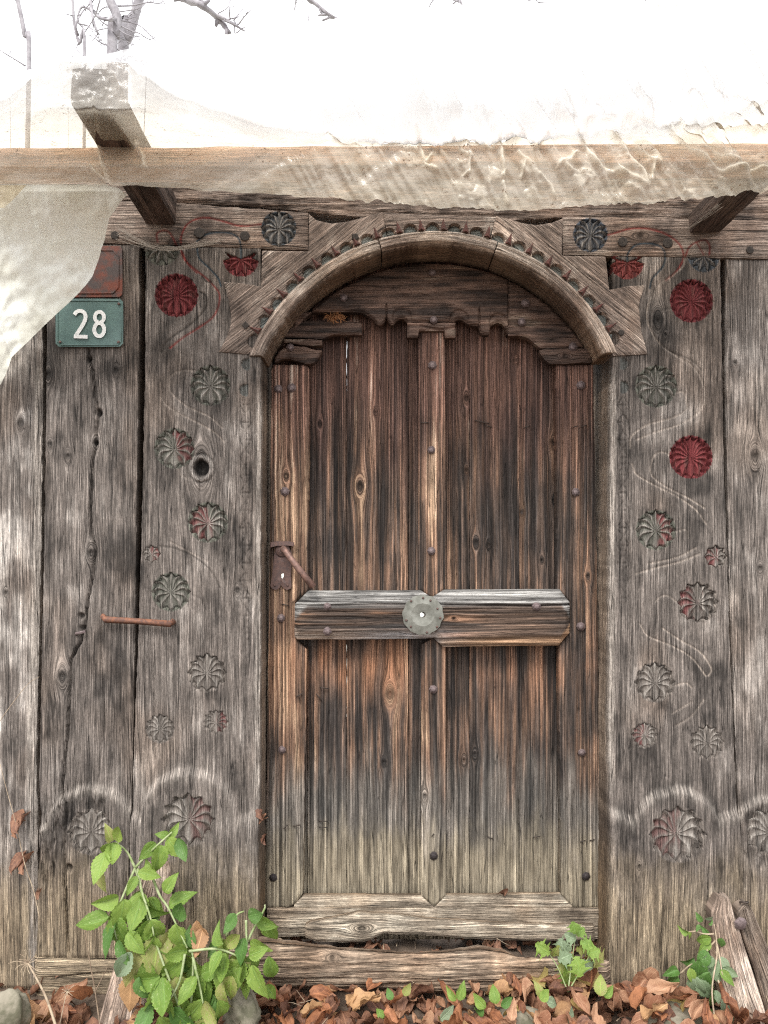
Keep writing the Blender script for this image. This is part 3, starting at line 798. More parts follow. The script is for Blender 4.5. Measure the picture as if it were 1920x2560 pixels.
cf, hf = make_face(grey(bias=-.04), ROS['post_right'],
    [([(1575, 900), (1572, 1400), (1580, 2000)], 1.1, 2.5), ([(1705, 700), (1712, 860)], 1.2, 3), ([(1764, 2160), (1768, 2300)], 1.2, 4), ([(1655, 2250), (1650, 2430)], 1.3, 4), ([(1700, 2300), (1697, 2440)], 1.2, 3)],
    extra=multi(arch_shoulder(1690, 2075, 110, 2062, 1524, 1850), chamfer(-1, PR_L, 11, 900, 2010), rune_strip(1558, 985, 1650),
                bits([(1556, 908, 15, -1), (1558, 968, 15, -1)])))
pr = slab('carved_post', fr, 'r', 637, 2520, PR_L, PR_R, 0, .20, M['frame'], cf, hf, res=2.5,
     knots=[(1663, 835, 6), (1645, 800, 16), (1594, 2160, 6)], bevel=5, bdepth=4)
for r in ROS['post_right']: rosette(pr, r, 0)

# lintels
cf, hf = make_face(tan(), ROS['lintel_left'], [])
ll = slab('lintel', fr, 'c', -90, 770, ip([(-90, 490), (300, 500), (451, 506), (770, 530)]), ip([(-90, 596), (240, 606), (450, 611), (772, 624)]), -.004, .12, M['frame'], cf, hf, res=2.6, grain='x', bevel=5, bdepth=4)
for r in ROS['lintel_left']: rosette(ll, r, -.004)
cf, hf = make_face(tan(-.04), ROS['lintel_right'], [])
lr = slab('lintel', fr, 'c', 1408, 2010, ip([(1408, 540), (1700, 545), (2010, 552)]), ip([(1408, 635), (1700, 640), (2010, 648)]), -.004, .12, M['frame'], cf, hf, res=2.6, grain='x', knots=[(1600, 590, 10)], bevel=5, bdepth=4)
for r in ROS['lintel_right']: rosette(lr, r, -.004)
for (x, y, r, s) in [(498, 582, 14, 9), (612, 590, 13, 8), (287, 588, 11, 8), (1557, 605, 13, 8), (1669, 608, 13, 9), (1875, 625, 10, 8)]:
    prism('peg', fr, [(x + r * math.cos(i * 6.283 / s), y + r * math.sin(i * 6.283 / s)) for i in range(s)], -.0075, .02, M['peg'], bev=.002)
# crowning planks above the lintels (dark, rough)
def rough_h(X, Y): return -6 * con(fb(X / 60., Y / 7., 51), 3) * 1.0
slab('top_board', fr, 'c', 330, 1240, ip([(330, 370), (1240, 375)]), ip([(330, 496), (451, 503), (640, 513), (775, 527), (905, 541), (955, 533), (1240, 545)]), .004, .12, M['frame'],
     tan(-.13), rough_h, grain='x', res=3, bevel=4, bdepth=4)
slab('top_board', fr, 'c', 1236, 2010, 375, ip([(1236, 548), (1408, 542), (2010, 553)]), .002, .12, M['frame'], tan(-.05), rough_h, grain='x', res=3)
slab('top_board', fr, 'c', -90, 332, 370, ip([(-90, 488), (332, 498)]), .006, .12, M['frame'], tan(-.1), rough_h, grain='x', res=4)

# spandrel boards round the arch: ruled between the outline and the arc, by angle
AC = (1085., 1076.)
def polar_patch(name, outer, inner_r, a0, a1, y0, th, mat, colf, hf, ang, res=1.9, bevel=4, bd=3):
    _seed[0] += 1
    n = int(abs(a1 - a0) * math.pi / 180 * 520 / res)
    ph = np.array([math.degrees(math.atan2(AC[1] - p[1], p[0] - AC[0])) for p in outer]); rr_ = np.array([math.hypot(p[0] - AC[0], p[1] - AC[1]) for p in outer])
    sgn = 1 if ph[-1] > ph[0] else -1
    # distribute the columns along the outline, more where it is long
    L_ = np.concatenate([[0], np.cumsum(np.hypot(np.diff([p[0] for p in outer]), np.diff([p[1] for p in outer])) + 2.2 * np.abs(np.diff(ph)))])
    q = np.linspace(0, L_[-1], n)
    ox = np.interp(q, L_, [p[0] for p in outer]); oy = np.interp(q, L_, [p[1] for p in outer]); oph = np.degrees(np.arctan2(AC[1] - oy, ox - AC[0]))
    ia = np.radians(a0 + (a1 - a0) * (oph - ph[0]) / (ph[-1] - ph[0]))
    ix = AC[0] + inner_r * np.cos(ia); iy = AC[1] - inner_r * np.sin(ia)
    m = int(150 / res); T = np.linspace(0, 1, m)
    X = ix[:, None] * (1 - T) + ox[:, None] * T; Y = iy[:, None] * (1 - T) + oy[:, None] * T
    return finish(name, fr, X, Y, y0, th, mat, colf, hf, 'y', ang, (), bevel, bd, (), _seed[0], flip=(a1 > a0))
NOTCH = []; TEETH = []
a = 27.2
while a < 154:
    NOTCH.append(a); TEETH.append(a + 3.15); a += 6.32
def notch_h(X, Y):
    h = np.zeros_like(X)
    for a in NOTCH:
        x = AC[0] + 503 * math.cos(R(a)); y = AC[1] - 503 * math.sin(R(a))
        d = np.hypot(X - x, Y - y); h = np.where(d < 17, -14, h)
    for a in TEETH:
        x = AC[0] + 512 * math.cos(R(a)); y = AC[1] - 512 * math.sin(R(a))
    return h
def notch_c(base):
    def f(X, Y, u, v, s):
        C = base(X, Y, u, v, s)
        for a in NOTCH:
            x = AC[0] + 503 * math.cos(R(a)); y = AC[1] - 503 * math.sin(R(a))
            m = np.hypot(X - x, Y - y) < 15.5; C[..., :3] = np.where(m[..., None], np.array((.25, .27, .255)), C[..., :3])
        return C
    return f
outL = [(546, 878), (560, 855), (574, 820), (578, 795), (572, 755), (559, 704), (600, 706), (652, 716), (655, 625), (771, 627), (772, 533), (790, 549), (830, 558), (870, 553), (910, 541), (956, 528)]
outR = [(1620, 884), (1604, 826), (1598, 767), (1602, 745), (1614, 712), (1570, 714), (1524, 724), (1515, 640), (1405, 638), (1408, 545), (1380, 556), (1340, 562), (1307, 557), (1270, 545), (1241, 539)]
outC = [(1241, 541), (1100, 536), (956, 530)]
polar_patch('spandrel_board', outL, 487, 157.0, 103.6, -.008, .10, M['frame'], notch_c(tan(.03)), notch_h, 38)
polar_patch('spandrel_board', outR, 487, 22.6, 73.6, -.008, .10, M['frame'], notch_c(tan(.05)), notch_h, -38)
polar_patch('spandrel_board', outC, 487, 74.0, 103.2, -.007, .10, M['frame'], notch_c(tan(.0)), notch_h, 2)
# arch moulding in three lengths
def band(a0, a1, cfn):
    _seed[0] += 1
    n = int(abs(a1 - a0) * math.pi / 180 * 480 / 2.6); TH_ = np.radians(np.linspace(a0, a1, n)); m = 14
    T = np.linspace(0, 1, m)
    RR = 469 + T[None, :] * 30 + (fb(np.degrees(TH_)[:, None] * 1.2, T[None, :] * 0, 5) - .5) * 5 * (1 - T[None, :])
    A2 = TH_[:, None] + T[None, :] * np.radians(np.where(np.abs(np.degrees(TH_) - 156.4) < 8, (np.degrees(TH_) - 148.4) / 8 * 1.6, np.where(np.degrees(TH_) < 32, -(32 - np.degrees(TH_)) / 8 * 1.6, 0)))[:, None] * (1 if True else 0)
    X = AC[0] + RR * np.cos(A2); Y = AC[1] - RR * np.sin(A2)
    def hf(X_, Y_):
        t = (np.hypot(X_ - AC[0], Y_ - AC[1]) - 469) / 30.
        return 4.5 * np.sin(np.clip(t, 0, 1) * math.pi) ** .7 - 4 * np.exp(-((t - .62) / .07) ** 2) - 8 * (t < .12) * (1 - t / .12)
    gco = (np.hypot(X - AC[0], Y - AC[1]), np.arctan2(AC[1] - Y, X - AC[0]) * 480)
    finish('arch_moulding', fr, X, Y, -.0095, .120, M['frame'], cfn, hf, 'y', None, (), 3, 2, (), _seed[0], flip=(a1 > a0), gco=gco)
band(156.4, 106.4, tan(.2)); band(106.1, 71.4, tan(.24)); band(71.1, 24.5, tan(.24))
# red painted teeth between the notches
for a in TEETH[:-1]:
    ca, sa = math.cos(R(a)), math.sin(R(a)); da = R(.95)
    tip = (AC[0] + 531 * math.cos(R(a + .25)), AC[1] - 531 * math.sin(R(a + .25)))
    b1 = (AC[0] + 501 * math.cos(R(a) - da), AC[1] - 501 * math.sin(R(a) - da)); b2 = (AC[0] + 501 * math.cos(R(a) + da), AC[1] - 501 * math.sin(R(a) + da))
    md = (AC[0] + 506 * ca, AC[1] - 506 * sa)
    if abs(a - 28) < 2: continue
    V = [WV(*tip, -.0095), WV(*b1, -.0095), WV(*b2, -.0095), WV(*md, -.022), WV(*tip, 0), WV(*b1, 0), WV(*b2, 0)]
    me = bpy.data.meshes.new('carved_tooth'); me.from_pydata([tuple(v) for v in V], [], [(0, 1, 3), (3, 2, 0), (1, 2, 3), (0, 4, 5, 1), (0, 2, 6, 4), (1, 5, 6, 2)]); me.update()
    if 'tooth' not in M: M['tooth'] = plain('faded_red_paint', (.135, .05, .042), (.09, .058, .048), 130, .8)
    link('carved_tooth', me, M['tooth'], fr)
prism('peg', fr, [(604, 812), (614, 803), (624, 814), (613, 824)], -.013, .02, M['peg'], bev=.002)
prism('peg', fr, [(880, 586), (892, 583), (898, 594), (888, 604), (880, 598)], -.013, .02, M['peg'], bev=.002)
prism('peg', fr, [(1553 + 8 * math.cos(i), 832 + 8 * math.sin(i)) for i in np.arange(0, 6.28, .785)], -.013, .02, M['peg'], bev=.002)
# ================================================================== THE DOOR
door = thing('plank_door', 'old brown and blackened plank door with a carved arched head and iron rivets', 'door', WV(1085, 2360, .12))
YP, YS, YR = .142, .102, .088
HOLES = [(707, 1437, 4.5, 10), (1054, 1537, 6, 6.5), (762, 783, 4, 9)]
def groove(xs, w=2.2, dp=4):
    def f(X, Y):
        h = np.zeros_like(X)
        for x in xs: h -= dp * np.exp(-((X - x - 3 * (fb(Y / 200., Y * 0, x) - .5)) / w) ** 2)
        h -= 5 * np.clip(con(fb(X / 10., Y / 500., xs[0] if len(xs) else 1), 2.5) - .6, 0, 1)
        return h
    return f
kd = [[], [(800, 1060, 7)], [(900, 1215, 13), (975, 1735, 15), (960, 1905, 8), (930, 1590, 6), (940, 1030, 6)],
      [(1166, 995, 9), (1166, 1175, 7), (1160, 1900, 8)], [(1190, 1355, 10), (1187, 1885, 8), (1222, 1362, 7), (1290, 900, 6)], [(1305, 1280, 6), (1385, 1105, 10), (1355, 1400, 6), (1386, 1250, 6)], []]
edges = [692, 768, 866.5, 1021, 1174, 1298, 1398, 1474]
for i in range(7):
    a, b = edges[i], edges[i + 1]
    g = .55
    gs = {2: [899, 921], 3: [1105, 1140], 4: [1233]}.get(i, [a + (b - a) * .55])
    slab('door_plank', door, 'r', 640, 2350, a + g, b - g, YP + (i % 2) * .003, .02, M['door'], door_col([-.13, -.15, -.07, -.06, -.10, -.15, -.05][i]), groove(gs), res=2.8, knots=kd[i],
         bevel=3, bdepth=3, wob=.5, holes=HOLES)
for xb, w_ in [(768, 20), (866, 16), (1021, 20), (1174, 20), (1298, 20), (1398, 20)]:  # strips added behind the plank seams to stop light leaks
    slab('added_seam_strip', door, 'r', 640, 2350, xb - w_, xb + w_, .162, .02, M['door'], door_col(-.1), res=6, wob=.2, holes=HOLES + ([(866, 905, 9, 80), (866, 1700, 9, 90)] if xb == 866 else []))
def murky(X, Y, u, v, s): return rgba(mixc((.012, .010, .009), (.035, .027, .022), fb(u / 9., v / 90., s)), .6)  # near-black colour painted in as the shade inside the door gaps
slab('added_gap_board', door, 'r', 640, 2380, 610, 712, .20, .02, M['door'], murky, res=3.5, holes=[(704, 1437, 9, 14)])  # boards added behind the jamb gaps to block light from outside
slab('added_gap_board', door, 'r', 640, 2380, 1462, 1560, .20, .02, M['door'], murky, res=8)
# stiles, muntins
dc = door_col
slab('door_stile', door, 'r', 911, 2272, ip([(911, 684), (925, 679), (1400, 673), (1900, 667), (2272, 661)]),
     ip([(911, 766), (920, 773), (1475, 769), (1508, 737), (1597, 736), (1624, 767), (2000, 760), (2236, 756), (2262, 735), (2272, 722)]), YS, .038, M['door'], dc(.10),
     groove([722, 748], 2.5, 5), res=2.6, knots=[(715, 1190, 9), (783, 1960, 5)], bevel=5, bdepth=5, holes=HOLES)
slab('door_stile', door, 'r', 911, 2272, ip([(911, 1391), (1474, 1394), (1507, 1425), (1583, 1425), (1616, 1399), (2238, 1404), (2266, 1430), (2272, 1432)]),
     ip([(911, 1484), (1600, 1496), (2000, 1502), (2272, 1508)]), YS, .038, M['door'], dc(.0), groove([1433, 1460], 2.2, 4), res=2.6, knots=[(1470, 1440, 7)], bevel=4, bdepth=4)
slab('door_muntin', door, 'c', 1047, 1113, 822, ip([(1047, 1473), (1080, 1498), (1113, 1473)]), YS, .038, M['door'], dc(.10), groove([1081, 1092], 1.8, 4), res=2.2, bevel=4, bdepth=4, holes=HOLES)
slab('door_muntin', door, 'c', 1054, 1114, ip([(1054, 1612), (1085, 1595), (1114, 1619)]), ip([(1054, 2243), (1085, 2268), (1112, 2243)]), YS, .038, M['door'], dc(.12), groove([1082], 1.8, 3), res=2.2,
     knots=[(1062, 1990, 8)], bevel=4, bdepth=4)
# lock rail with bevelled edges
rt = ip([(736, 1511), (770, 1477), (1052, 1476), (1080, 1494), (1112, 1474), (1400, 1473), (1425, 1506)]); rb = ip([(736, 1592), (744, 1600), (1060, 1597), (1085, 1596), (1108, 1617), (1398, 1614), (1425, 1583)])
def rail_h(X, Y):
    t = np.minimum((Y - rt(X)) / 34., 1); b = np.minimum((rb(X) - Y) / 26., 1)
    e = np.minimum(np.minimum((X - 736) / 14., (1425 - X) / 14.), 1)
    return 17 * np.clip(np.minimum(np.minimum(t, b), e), 0, 1) - 9 * np.exp(-((Y - 1512 - 2 * np.sin(X / 90.)) / 2.6) ** 2) - 5 * con(fb(X / 150., Y / 7., 61), 2.2)
def rail_c(X, Y, u, v, s):
    n = con(fb(X / 220., Y / 7., s), 2.4); n2 = con(fb(X / 120., Y / 30., s + 2), 2.2); t = .55 * n + .45 * n2
    c = mixc((.03, .026, .024), (.13, .085, .06), t)
    org = ss(.55, .9, t) * (1 - ss(1100, 1250, X)) * .8; c = c * (1 - org[..., None]) + np.array((.30, .165, .10)) * org[..., None]
    tp = (1 - ss(28, 46, Y - rt(X))) ; cg = mixc((.09, .085, .08), (.37, .36, .34), con(fb(X / 300., Y / 4., s + 5), 2.2))  # upward bevel painted paler and greyer, sky light included
    c = c * (1 - tp[..., None]) + cg * tp[..., None]
    bt = (1 - ss(16, 30, rb(X) - Y)); lf = ss(1085, 1110, X)
    cb = mixc((.20, .12, .07), (.50, .32, .20), con(fb(X / 200., Y / 3.5, s + 6), 2)); cb2 = mixc((.16, .10, .065), (.36, .30, .25), con(fb(X / 160., Y / 5., s + 7), 2))
    cb = cb * lf[..., None] + cb2 * (1 - lf[..., None])
    c = c * (1 - bt[..., None]) + cb * bt[..., None]
    bl = np.exp(-((X - 1010) / 110.) ** 2) * ss(1565, 1585, Y) * .7; c = c * (1 - bl[..., None]) + np.array((.36, .36, .37)) * bl[..., None]
    return rgba(c, .8)
slab('lock_rail', door, 'c', 736, 1425, rt, rb, YR, .02, M['door'], rail_c, rail_h, res=2.2, grain='x', bevel=2, bdepth=2, wob=.3, holes=HOLES, knots=[(1133, 1545, 6)])
# bottom rails
def pale(bias=0): return grey((.10, .078, .058), (.28, .23, .175), (.50, .44, .35), bias=bias, low=0)
slab('bottom_rail', door, 'c', 735, 1085, ip([(735, 2264), (757, 2243), (1055, 2243), (1085, 2269)]), 2271, YS, .022, M['wood'], pale(.15), res=2.4, grain='x', wob=.7)
slab('bottom_rail', door, 'c', 1086, 1430, ip([(1086, 2270), (1112, 2243), (1404, 2239), (1430, 2266)]), 2271, YS, .022, M['wood'], pale(.15), res=2.4, grain='x', wob=.7)
slab('bottom_rail', door, 'c', 667, 1508, 2272, ip([(667, 2345), (820, 2340), (958, 2333), (1508, 2348)]), YS - .004, .03, M['wood'], pale(.02), res=2.6, grain='x')
def knot_foot(X, Y):
    return 8 * np.exp(-(((X - 905) / 40.) ** 2 + ((Y - 2315) / 40.) ** 2))
slab('weather_board', door, 'c', 763, 1487, ip([(763, 2316), (775, 2309), (870, 2292), (895, 2285), (950, 2288), (1100, 2303), (1250, 2313), (1487, 2318)]),
     ip([(763, 2345), (790, 2356), (899, 2358), (930, 2350), (958, 2336), (1110, 2343), (1148, 2348), (1311, 2354), (1487, 2353)]), YS - .024, .02, M['wood'], pale(.05), knot_foot, res=2.4, grain='x', knots=[(905, 2318, 13)], bevel=5, bdepth=5)
# arched head: boards with scalloped lower edge
def dk(t=0):
    def f(X, Y, u, v, s):
        n = .5 * con(fb(X / 130., Y / 9., s), 2.2) + .5 * con(fb(X / 70., Y / 30., s + 3), 2) + t
        c = mixc((.030, .021, .018), (.155, .098, .075), ss(.1, .95, n)); c = c * (1 - ss(.8, 1, n)[..., None] * .6) + np.array((.24, .19, .15)) * ss(.8, 1, n)[..., None] * .6
        return rgba(c, .8)
    return f
HC = (1083., 1106.)
def toparc(x, r=447):
    return HC[1] - np.sqrt(np.maximum(r * r - (np.asarray(x) - HC[0]) ** 2, 0))
head_b = ip([(735, 778), (862, 777), (905, 779), (922, 788), (935, 799), (943, 809), (949, 812), (957, 808), (963, 800), (966, 788), (969, 800), (974, 807), (980, 811), (985, 808), (988, 801), (996, 795), (1005, 792), (1013, 796), (1021, 804),
             (1128, 803), (1135, 801), (1140, 797), (1148, 795), (1158, 797), (1168, 804), (1175, 810), (1199, 813), (1201, 830), (1212, 835), (1224, 834), (1224, 818), (1232, 808), (1245, 803), (1257, 806), (1266, 818), (1270, 838)])
def head_h(X, Y):
    d = head_b(X) - Y
    h = -5 * np.exp(-(d / 5.) ** 2)
    for (x, y, r) in [(1005, 792, 27), (1148, 797, 27), (1246, 806, 27)]:
        e = np.hypot(X - x, Y - y); h -= 6 * (1 - ss(r * .75, r, e))
    h -= 9 * np.exp(-((X - 966) / 2.) ** 2) * (Y > 758) + 9 * np.exp(-((X - 1199) / 2.) ** 2) * (Y > 770)
    return h
slab('head_board', door, 'c', 735, 1270, toparc, head_b, YR, .03, M['dark_panel'], dk(), head_h, res=2.1, grain='x', bevel=3, bdepth=3, wob=.2)
slab('head_board', door, 'c', 1271, 1478, toparc, ip([(1271, 838), (1300, 838), (1322, 844), (1338, 858), (1352, 869), (1478, 867)]), YR + .002, .03, M['dark_panel'], dk(.02),
     lambda X, Y: -6 * np.exp(-((Y - 803) / 3.) ** 2) - 5 * np.exp(-((Y - 812) / 2.5) ** 2), res=2.3, grain='x', bevel=4, bdepth=4, wob=.3)
slab('head_board', door, 'c', 1350, 1482, ip([(1350, 874), (1365, 870), (1482, 870)]), ip([(1350, 880), (1362, 897), (1376, 909), (1482, 906)]), YR - .002, .03, M['dark_panel'], dk(.12), res=2.2, grain='x', bevel=4, bdepth=4, knots=[(1412, 890, 8)])
slab('head_board', door, 'c', 700, 904, ip([(700, 838), (745, 800), (895, 803), (904, 808)]), ip([(700, 843), (805, 845), (822, 838), (835, 834), (904, 836)]), YR + .002, .03, M['dark_panel'], dk(-.08),
     lambda X, Y: -7 * np.exp(-((Y - 825 + .02 * X) / 3.) ** 2), res=2.2, grain='x', bevel=4, bdepth=5)
slab('head_board', door, 'c', 710, 805, ip([(710, 846), (805, 849)]), ip([(710, 856), (760, 862), (805, 863)]), YR, .03, M['dark_panel'], dk(.12), res=2.0, grain='x', bevel=3, bdepth=3)
slab('head_board', door, 'c', 686, 804, ip([(686, 892), (700, 876), (722, 862), (760, 866), (790, 873), (804, 874)]), ip([(686, 905), (700, 899), (722, 894), (745, 902), (770, 909), (785, 905), (796, 892), (804, 878)]), YR - .004, .03, M['dark_panel'], dk(.15),
     res=2.0, grain='x', bevel=4, bdepth=5)
slab('head_block', door, 'c', 1018, 1139, 806, ip([(1018, 843), (1045, 843), (1048, 826), (1111, 826), (1113, 843), (1139, 843)]), YR - .004, .025, M['dark_panel'], dk(.08), lambda X, Y: -6 * np.exp(-((Y - 818 + 5 * np.sin(X / 20.)) / 3.) ** 2), res=2.0, grain='x', bevel=3, bdepth=4)
# rivets
RIV = [(934, 589, YR), (742, 643, YR), (1135, 655, YR), (937, 691, YR - .004), (1127, 696, YR), (627, 750, YR - .004), (1238, 749, YR), (934, 789, YS), (601, 840, YS), (630, 838, YS), (1255, 832, YS), (615, 1062, YS), (932, 972, YS), (1244, 1063, YS),
       (932, 1190, YS), (707, 1310, YR - .013), (707, 1364, YR - .013), (1159, 1310, YR - .013), (607, 1335, YS), (1255, 1353, YS), (936, 1489, YS), (609, 1620, YS), (1257, 1626, YS), (937, 1849, YS), (590, 1896, YS), (1266, 1893, YS)]
for (x, y, yy) in RIV:
    nail('rivet', door, x * K, y * K, 11 + rnd.uniform(-1, 1), yy - .001, M['nail_dark'] if y > 1800 else M['nail'], dome=.006)
# zinc disc over the crossing of the rails
disc = [(1057 + (51 + 1.6 * math.sin(i * 1.9) + rnd.uniform(-.8, .8)) * math.cos(2 * math.pi * i / 40), 1537 + (50 + 1.4 * math.cos(i * 2.3) + rnd.uniform(-.8, .8)) * math.sin(2 * math.pi * i / 40)) for i in range(40)]
def annulus(name, parent, outer, cx, cy, ri, y0, th, mat, ry=None):
    n = len(outer); V = []; F_ = []
    inner = [(cx + ri * math.cos(2 * math.pi * i / n), cy + (ry or ri) * math.sin(2 * math.pi * i / n)) for i in range(n)]
    midr = [((a[0] + b[0]) / 2, (a[1] + b[1]) / 2) for a, b in zip(outer, inner)]
    for ring, y in ((outer, y0 + th), (outer, y0), (midr, y0 - .0025), (inner, y0 + .001), (inner, y0 + .012)):
        for p in ring: V.append(tuple(WV(p[0], p[1], y)))
    for l in range(4):
        for i in range(n):
            j = (i + 1) % n; F_.append((l * n + i, l * n + j, (l + 1) * n + j, (l + 1) * n + i))
    me = bpy.data.meshes.new(name); me.from_pydata(V, [], F_); me.update()
    o = link(name, me, mat, parent); return o
zd = annulus('zinc_disc', door, disc, 1057, 1537, 7, YR - .020, .004, M['zinc'])
for (x, y) in [(1444, 605), (1340, 632), (1507, 627), (1568, 697), (1592, 778), (1565, 855), (1477, 902), (1338, 853), (1299, 798)]:
    nail('disc_nail', zd, 640 + x / 3.456 - 0, 1320 + y / 3.456 + 0, 3.2, YR - .0205, M['rust'], 6, .0015)
# latch: long escutcheon, strap, lever handle
esc = [(687, 1376), (700, 1369), (722, 1369), (729, 1380), (727, 1440), (729, 1465), (726, 1472), (717, 1475), (708, 1470), (702, 1462), (699, 1470), (690, 1475), (680, 1472), (676, 1464), (680, 1440)]
esc_o = []
for a, b in zip(esc, esc[1:] + esc[:1]): esc_o += [a, ((a[0] + b[0]) / 2, (a[1] + b[1]) / 2)]
annulus('latch_plate', door, esc_o, 706, 1437, 4.5, YS - .006, .004, M['rust'], ry=9)
prism('latch_boss', door, [(706 + 19 * math.cos(i * .5236), 1375 + 18 * math.sin(i * .5236)) for i in range(12)], YS - .012, .008, M['rust'], dome=.004, bev=.002)
st = prism('latch_strap', door, [(675, 1356), (690, 1353), (722, 1353), (735, 1356), (735, 1366), (722, 1364), (690, 1365), (675, 1369)], YS - .020, .014, M['rust'], bev=.002)
tube('door_handle', door, [WV(709, 1373, YS - .01), WV(709, 1373, YS - .035), WV(712, 1377, YS - .048), WV(745, 1420, YS - .052), WV(784, 1468, YS - .05)], [.009, .009, .0082, .0086, .0094], M['handle'], 12)
nail('rivet', door, 687, 1463, 3.5, YS - .006, M['rust'], 6, .0015); nail('rivet', door, 719, 1463, 3.5, YS - .006, M['rust'], 6, .0015)
# old wire staples hammered into the boards
for (x, y, l, an, yy) in [(1062, 1057, 18, 0, YS), (1205, 1055, 36, -12, YP), (1220, 1065, 18, -20, YP), (1317, 1067, 14, 25, YP), (1439, 1066, 10, 20, YS), (1460, 1065, 14, 20, YS),
                          (810, 1720, 20, -8, YP), (797, 1742, 20, -50, YP), (748, 1738, 16, 30, YS), (808, 2053, 20, -3, YP), (808, 2068, 20, -5, YP), (742, 2064, 16, 12, YS), (714, 2067, 12, 45, YS),
                          (1225, 2094, 14, -25, YP), (1341, 2092, 16, 5, YP), (1457, 2103, 12, 20, YS), (1480, 2100, 11, 15, YS), (713, 1512, 18, -12, YS), (1082, 2088, 8, 60, YS)]:
    c, s = math.cos(R(an)) * l / 2, math.sin(R(an)) * l / 2
    tube('wire_staple', door, [WV(x - c, y + s, yy + .004), WV(x - c, y + s, yy - .003), WV(x, y, yy - .0055), WV(x + c, y - s, yy - .003), WV(x + c, y - s, yy + .004)], .0013, M['wire'], 5)
# ================================================================== SILL LOG under the door
def log_h(X, Y):
    c = np.interp(X, [520, 700, 1000, 1540], [2425, 2428, 2440, 2450]); return 48 * np.sqrt(np.clip(1 - ((Y - c) / 66.) ** 2, 0, 1)) - 48 - 7 * con(fb(X / 120., Y / 8., 71), 2.8)
sill = slab('sill_log', None, 'c', 545, 1530, ip([(545, 2364), (660, 2366), (823, 2382), (1040, 2397), (1200, 2384), (1260, 2390), (1300, 2405), (1530, 2412)]), 2530, -.035, .022, M['wood'],
            grey((.085, .062, .045), (.21, .155, .112), (.40, .32, .24), bias=.0, low=0), log_h, res=2.8, grain='x', bevel=8, bdepth=10, knots=[(830, 2400, 8)])
tag(sill, 'low weathered wooden sill log lying under the door between the posts', 'log')

# ================================================================== PLATES, CRAMP
def rrect(x0, y0, x1, y1, c):
    return [(x0 + c, y0), ((x0 + x1) / 2, y0 - .5), (x1 - c, y0), (x1, y0 + c), (x1 + .5, (y0 + y1) / 2), (x1, y1 - c), (x1 - c, y1), ((x0 + x1) / 2, y1 + .5), (x0 + c, y1), (x0, y1 - c), (x0, (y0 + y1) / 2), (x0, y0 + c)]
num = thing('house_number_plate', 'teal enamel house number plate reading 28 in white', 'sign', WV(223, 860, -.01))
prism('plate_board', num, rrect(139, 747, 308, 867, 8), -.012, .006, M['teal'], bev=.001)
def rim(parent, x0, y0, x1, y1, c, y, r, mat, name='plate_rim'):
    p = rrect(x0, y0, x1, y1, c); p = p + p[:1]
    return tube(name, parent, [WV(a, b, y) for a, b in p], r, mat, 6)
rim(num, 144, 752, 303, 862, 8, -.0125, .0018, M['teal'])
def ribbon(name, parent, pts, w, y, th, mat, closed=False):
    pts = sp2(pts, 4) if not closed else pts
    V = []; n = len(pts)
    for i, (x, yy) in enumerate(pts):
        a = pts[(i - 1) % n] if closed else pts[max(i - 1, 0)]; b = pts[(i + 1) % n] if closed else pts[min(i + 1, n - 1)]
        dx, dy = b[0] - a[0], b[1] - a[1]; l = math.hypot(dx, dy) or 1; nx, ny = -dy / l, dx / l
        ww = w / 2 * (1 + .06 * math.sin(i * 2.1))
        for s, d in ((-1, y + th), (-1, y), (1, y), (1, y + th)): V.append(tuple(WV(x + s * nx * ww, yy + s * ny * ww, d)))
    Fc = []
    m = n if closed else n - 1
    for i in range(m):
        j = (i + 1) % n
        for k in range(3): Fc.append((i * 4 + k, i * 4 + k + 1, j * 4 + k + 1, j * 4 + k))
    if not closed: Fc += [(0, 1, 2, 3), ((n - 1) * 4, (n - 1) * 4 + 3, (n - 1) * 4 + 2, (n - 1) * 4 + 1)]
    me = bpy.data.meshes.new(name); me.from_pydata(V, [], Fc); me.update(); return me
P2 = [(186, 787), (191, 780), (200, 777), (210, 781), (214, 792), (210, 806), (200, 823), (192, 835), (189, 840)]
me = ribbon('digit', num, P2, 9.5, -.0155, .004, None)
me2 = ribbon('digit', num, [(184.5, 841), (201, 841.5), (219, 842)], 9, -.0157, .004, None)
def joinme(name, ms):
    V = []; Fc = []
    for m_ in ms:
        o = len(V); V += [tuple(v.co) for v in m_.vertices]; Fc += [tuple(o + i for i in p.vertices) for p in m_.polygons]
    r_ = bpy.data.meshes.new(name); r_.from_pydata(V, [], Fc); r_.update(); return r_
link('digit', joinme('digit', [me, me2]), M['digit'], num)
ell = lambda cx, cy, a, b: [(cx + a * math.cos(2 * math.pi * i / 20), cy + b * math.sin(2 * math.pi * i / 20)) for i in range(20)]
link('digit', joinme('digit', [ribbon('d', num, ell(248.5, 793, 11.5, 13.5), 9, -.0155, .004, None, True), ribbon('d', num, ell(248, 824, 12.5, 16.5), 9.5, -.0159, .004, None, True)]), M['digit'], num)
for (x, y) in [(150, 855), (296, 855), (297, 759)]: nail('plate_nail', num, x, y, 3.8, -.012, M['rust'], 7, .002)
redp = thing('enamel_plate', 'worn blank rust-red enamel plate half hidden by plastic above number 28', 'sign', WV(223, 740, -.01))
prism('plate_board', redp, rrect(139, 615, 306, 743, 7), -.009, .005, M['plate_red'], bev=.001)
rim(redp, 148, 626, 296, 733, 14, -.0095, .0022, M['plate_red'])
cr = tube('iron_cramp', None, [WV(258, 1540, .01), WV(258, 1541, -.016), WV(262, 1549, -.02), WV(340, 1553, -.021), WV(428, 1560, -.02), WV(432, 1556, -.016), WV(432, 1551, .01)], [.007, .0075, .0085, .008, .0085, .0075, .007], M['rust_red'], 4)
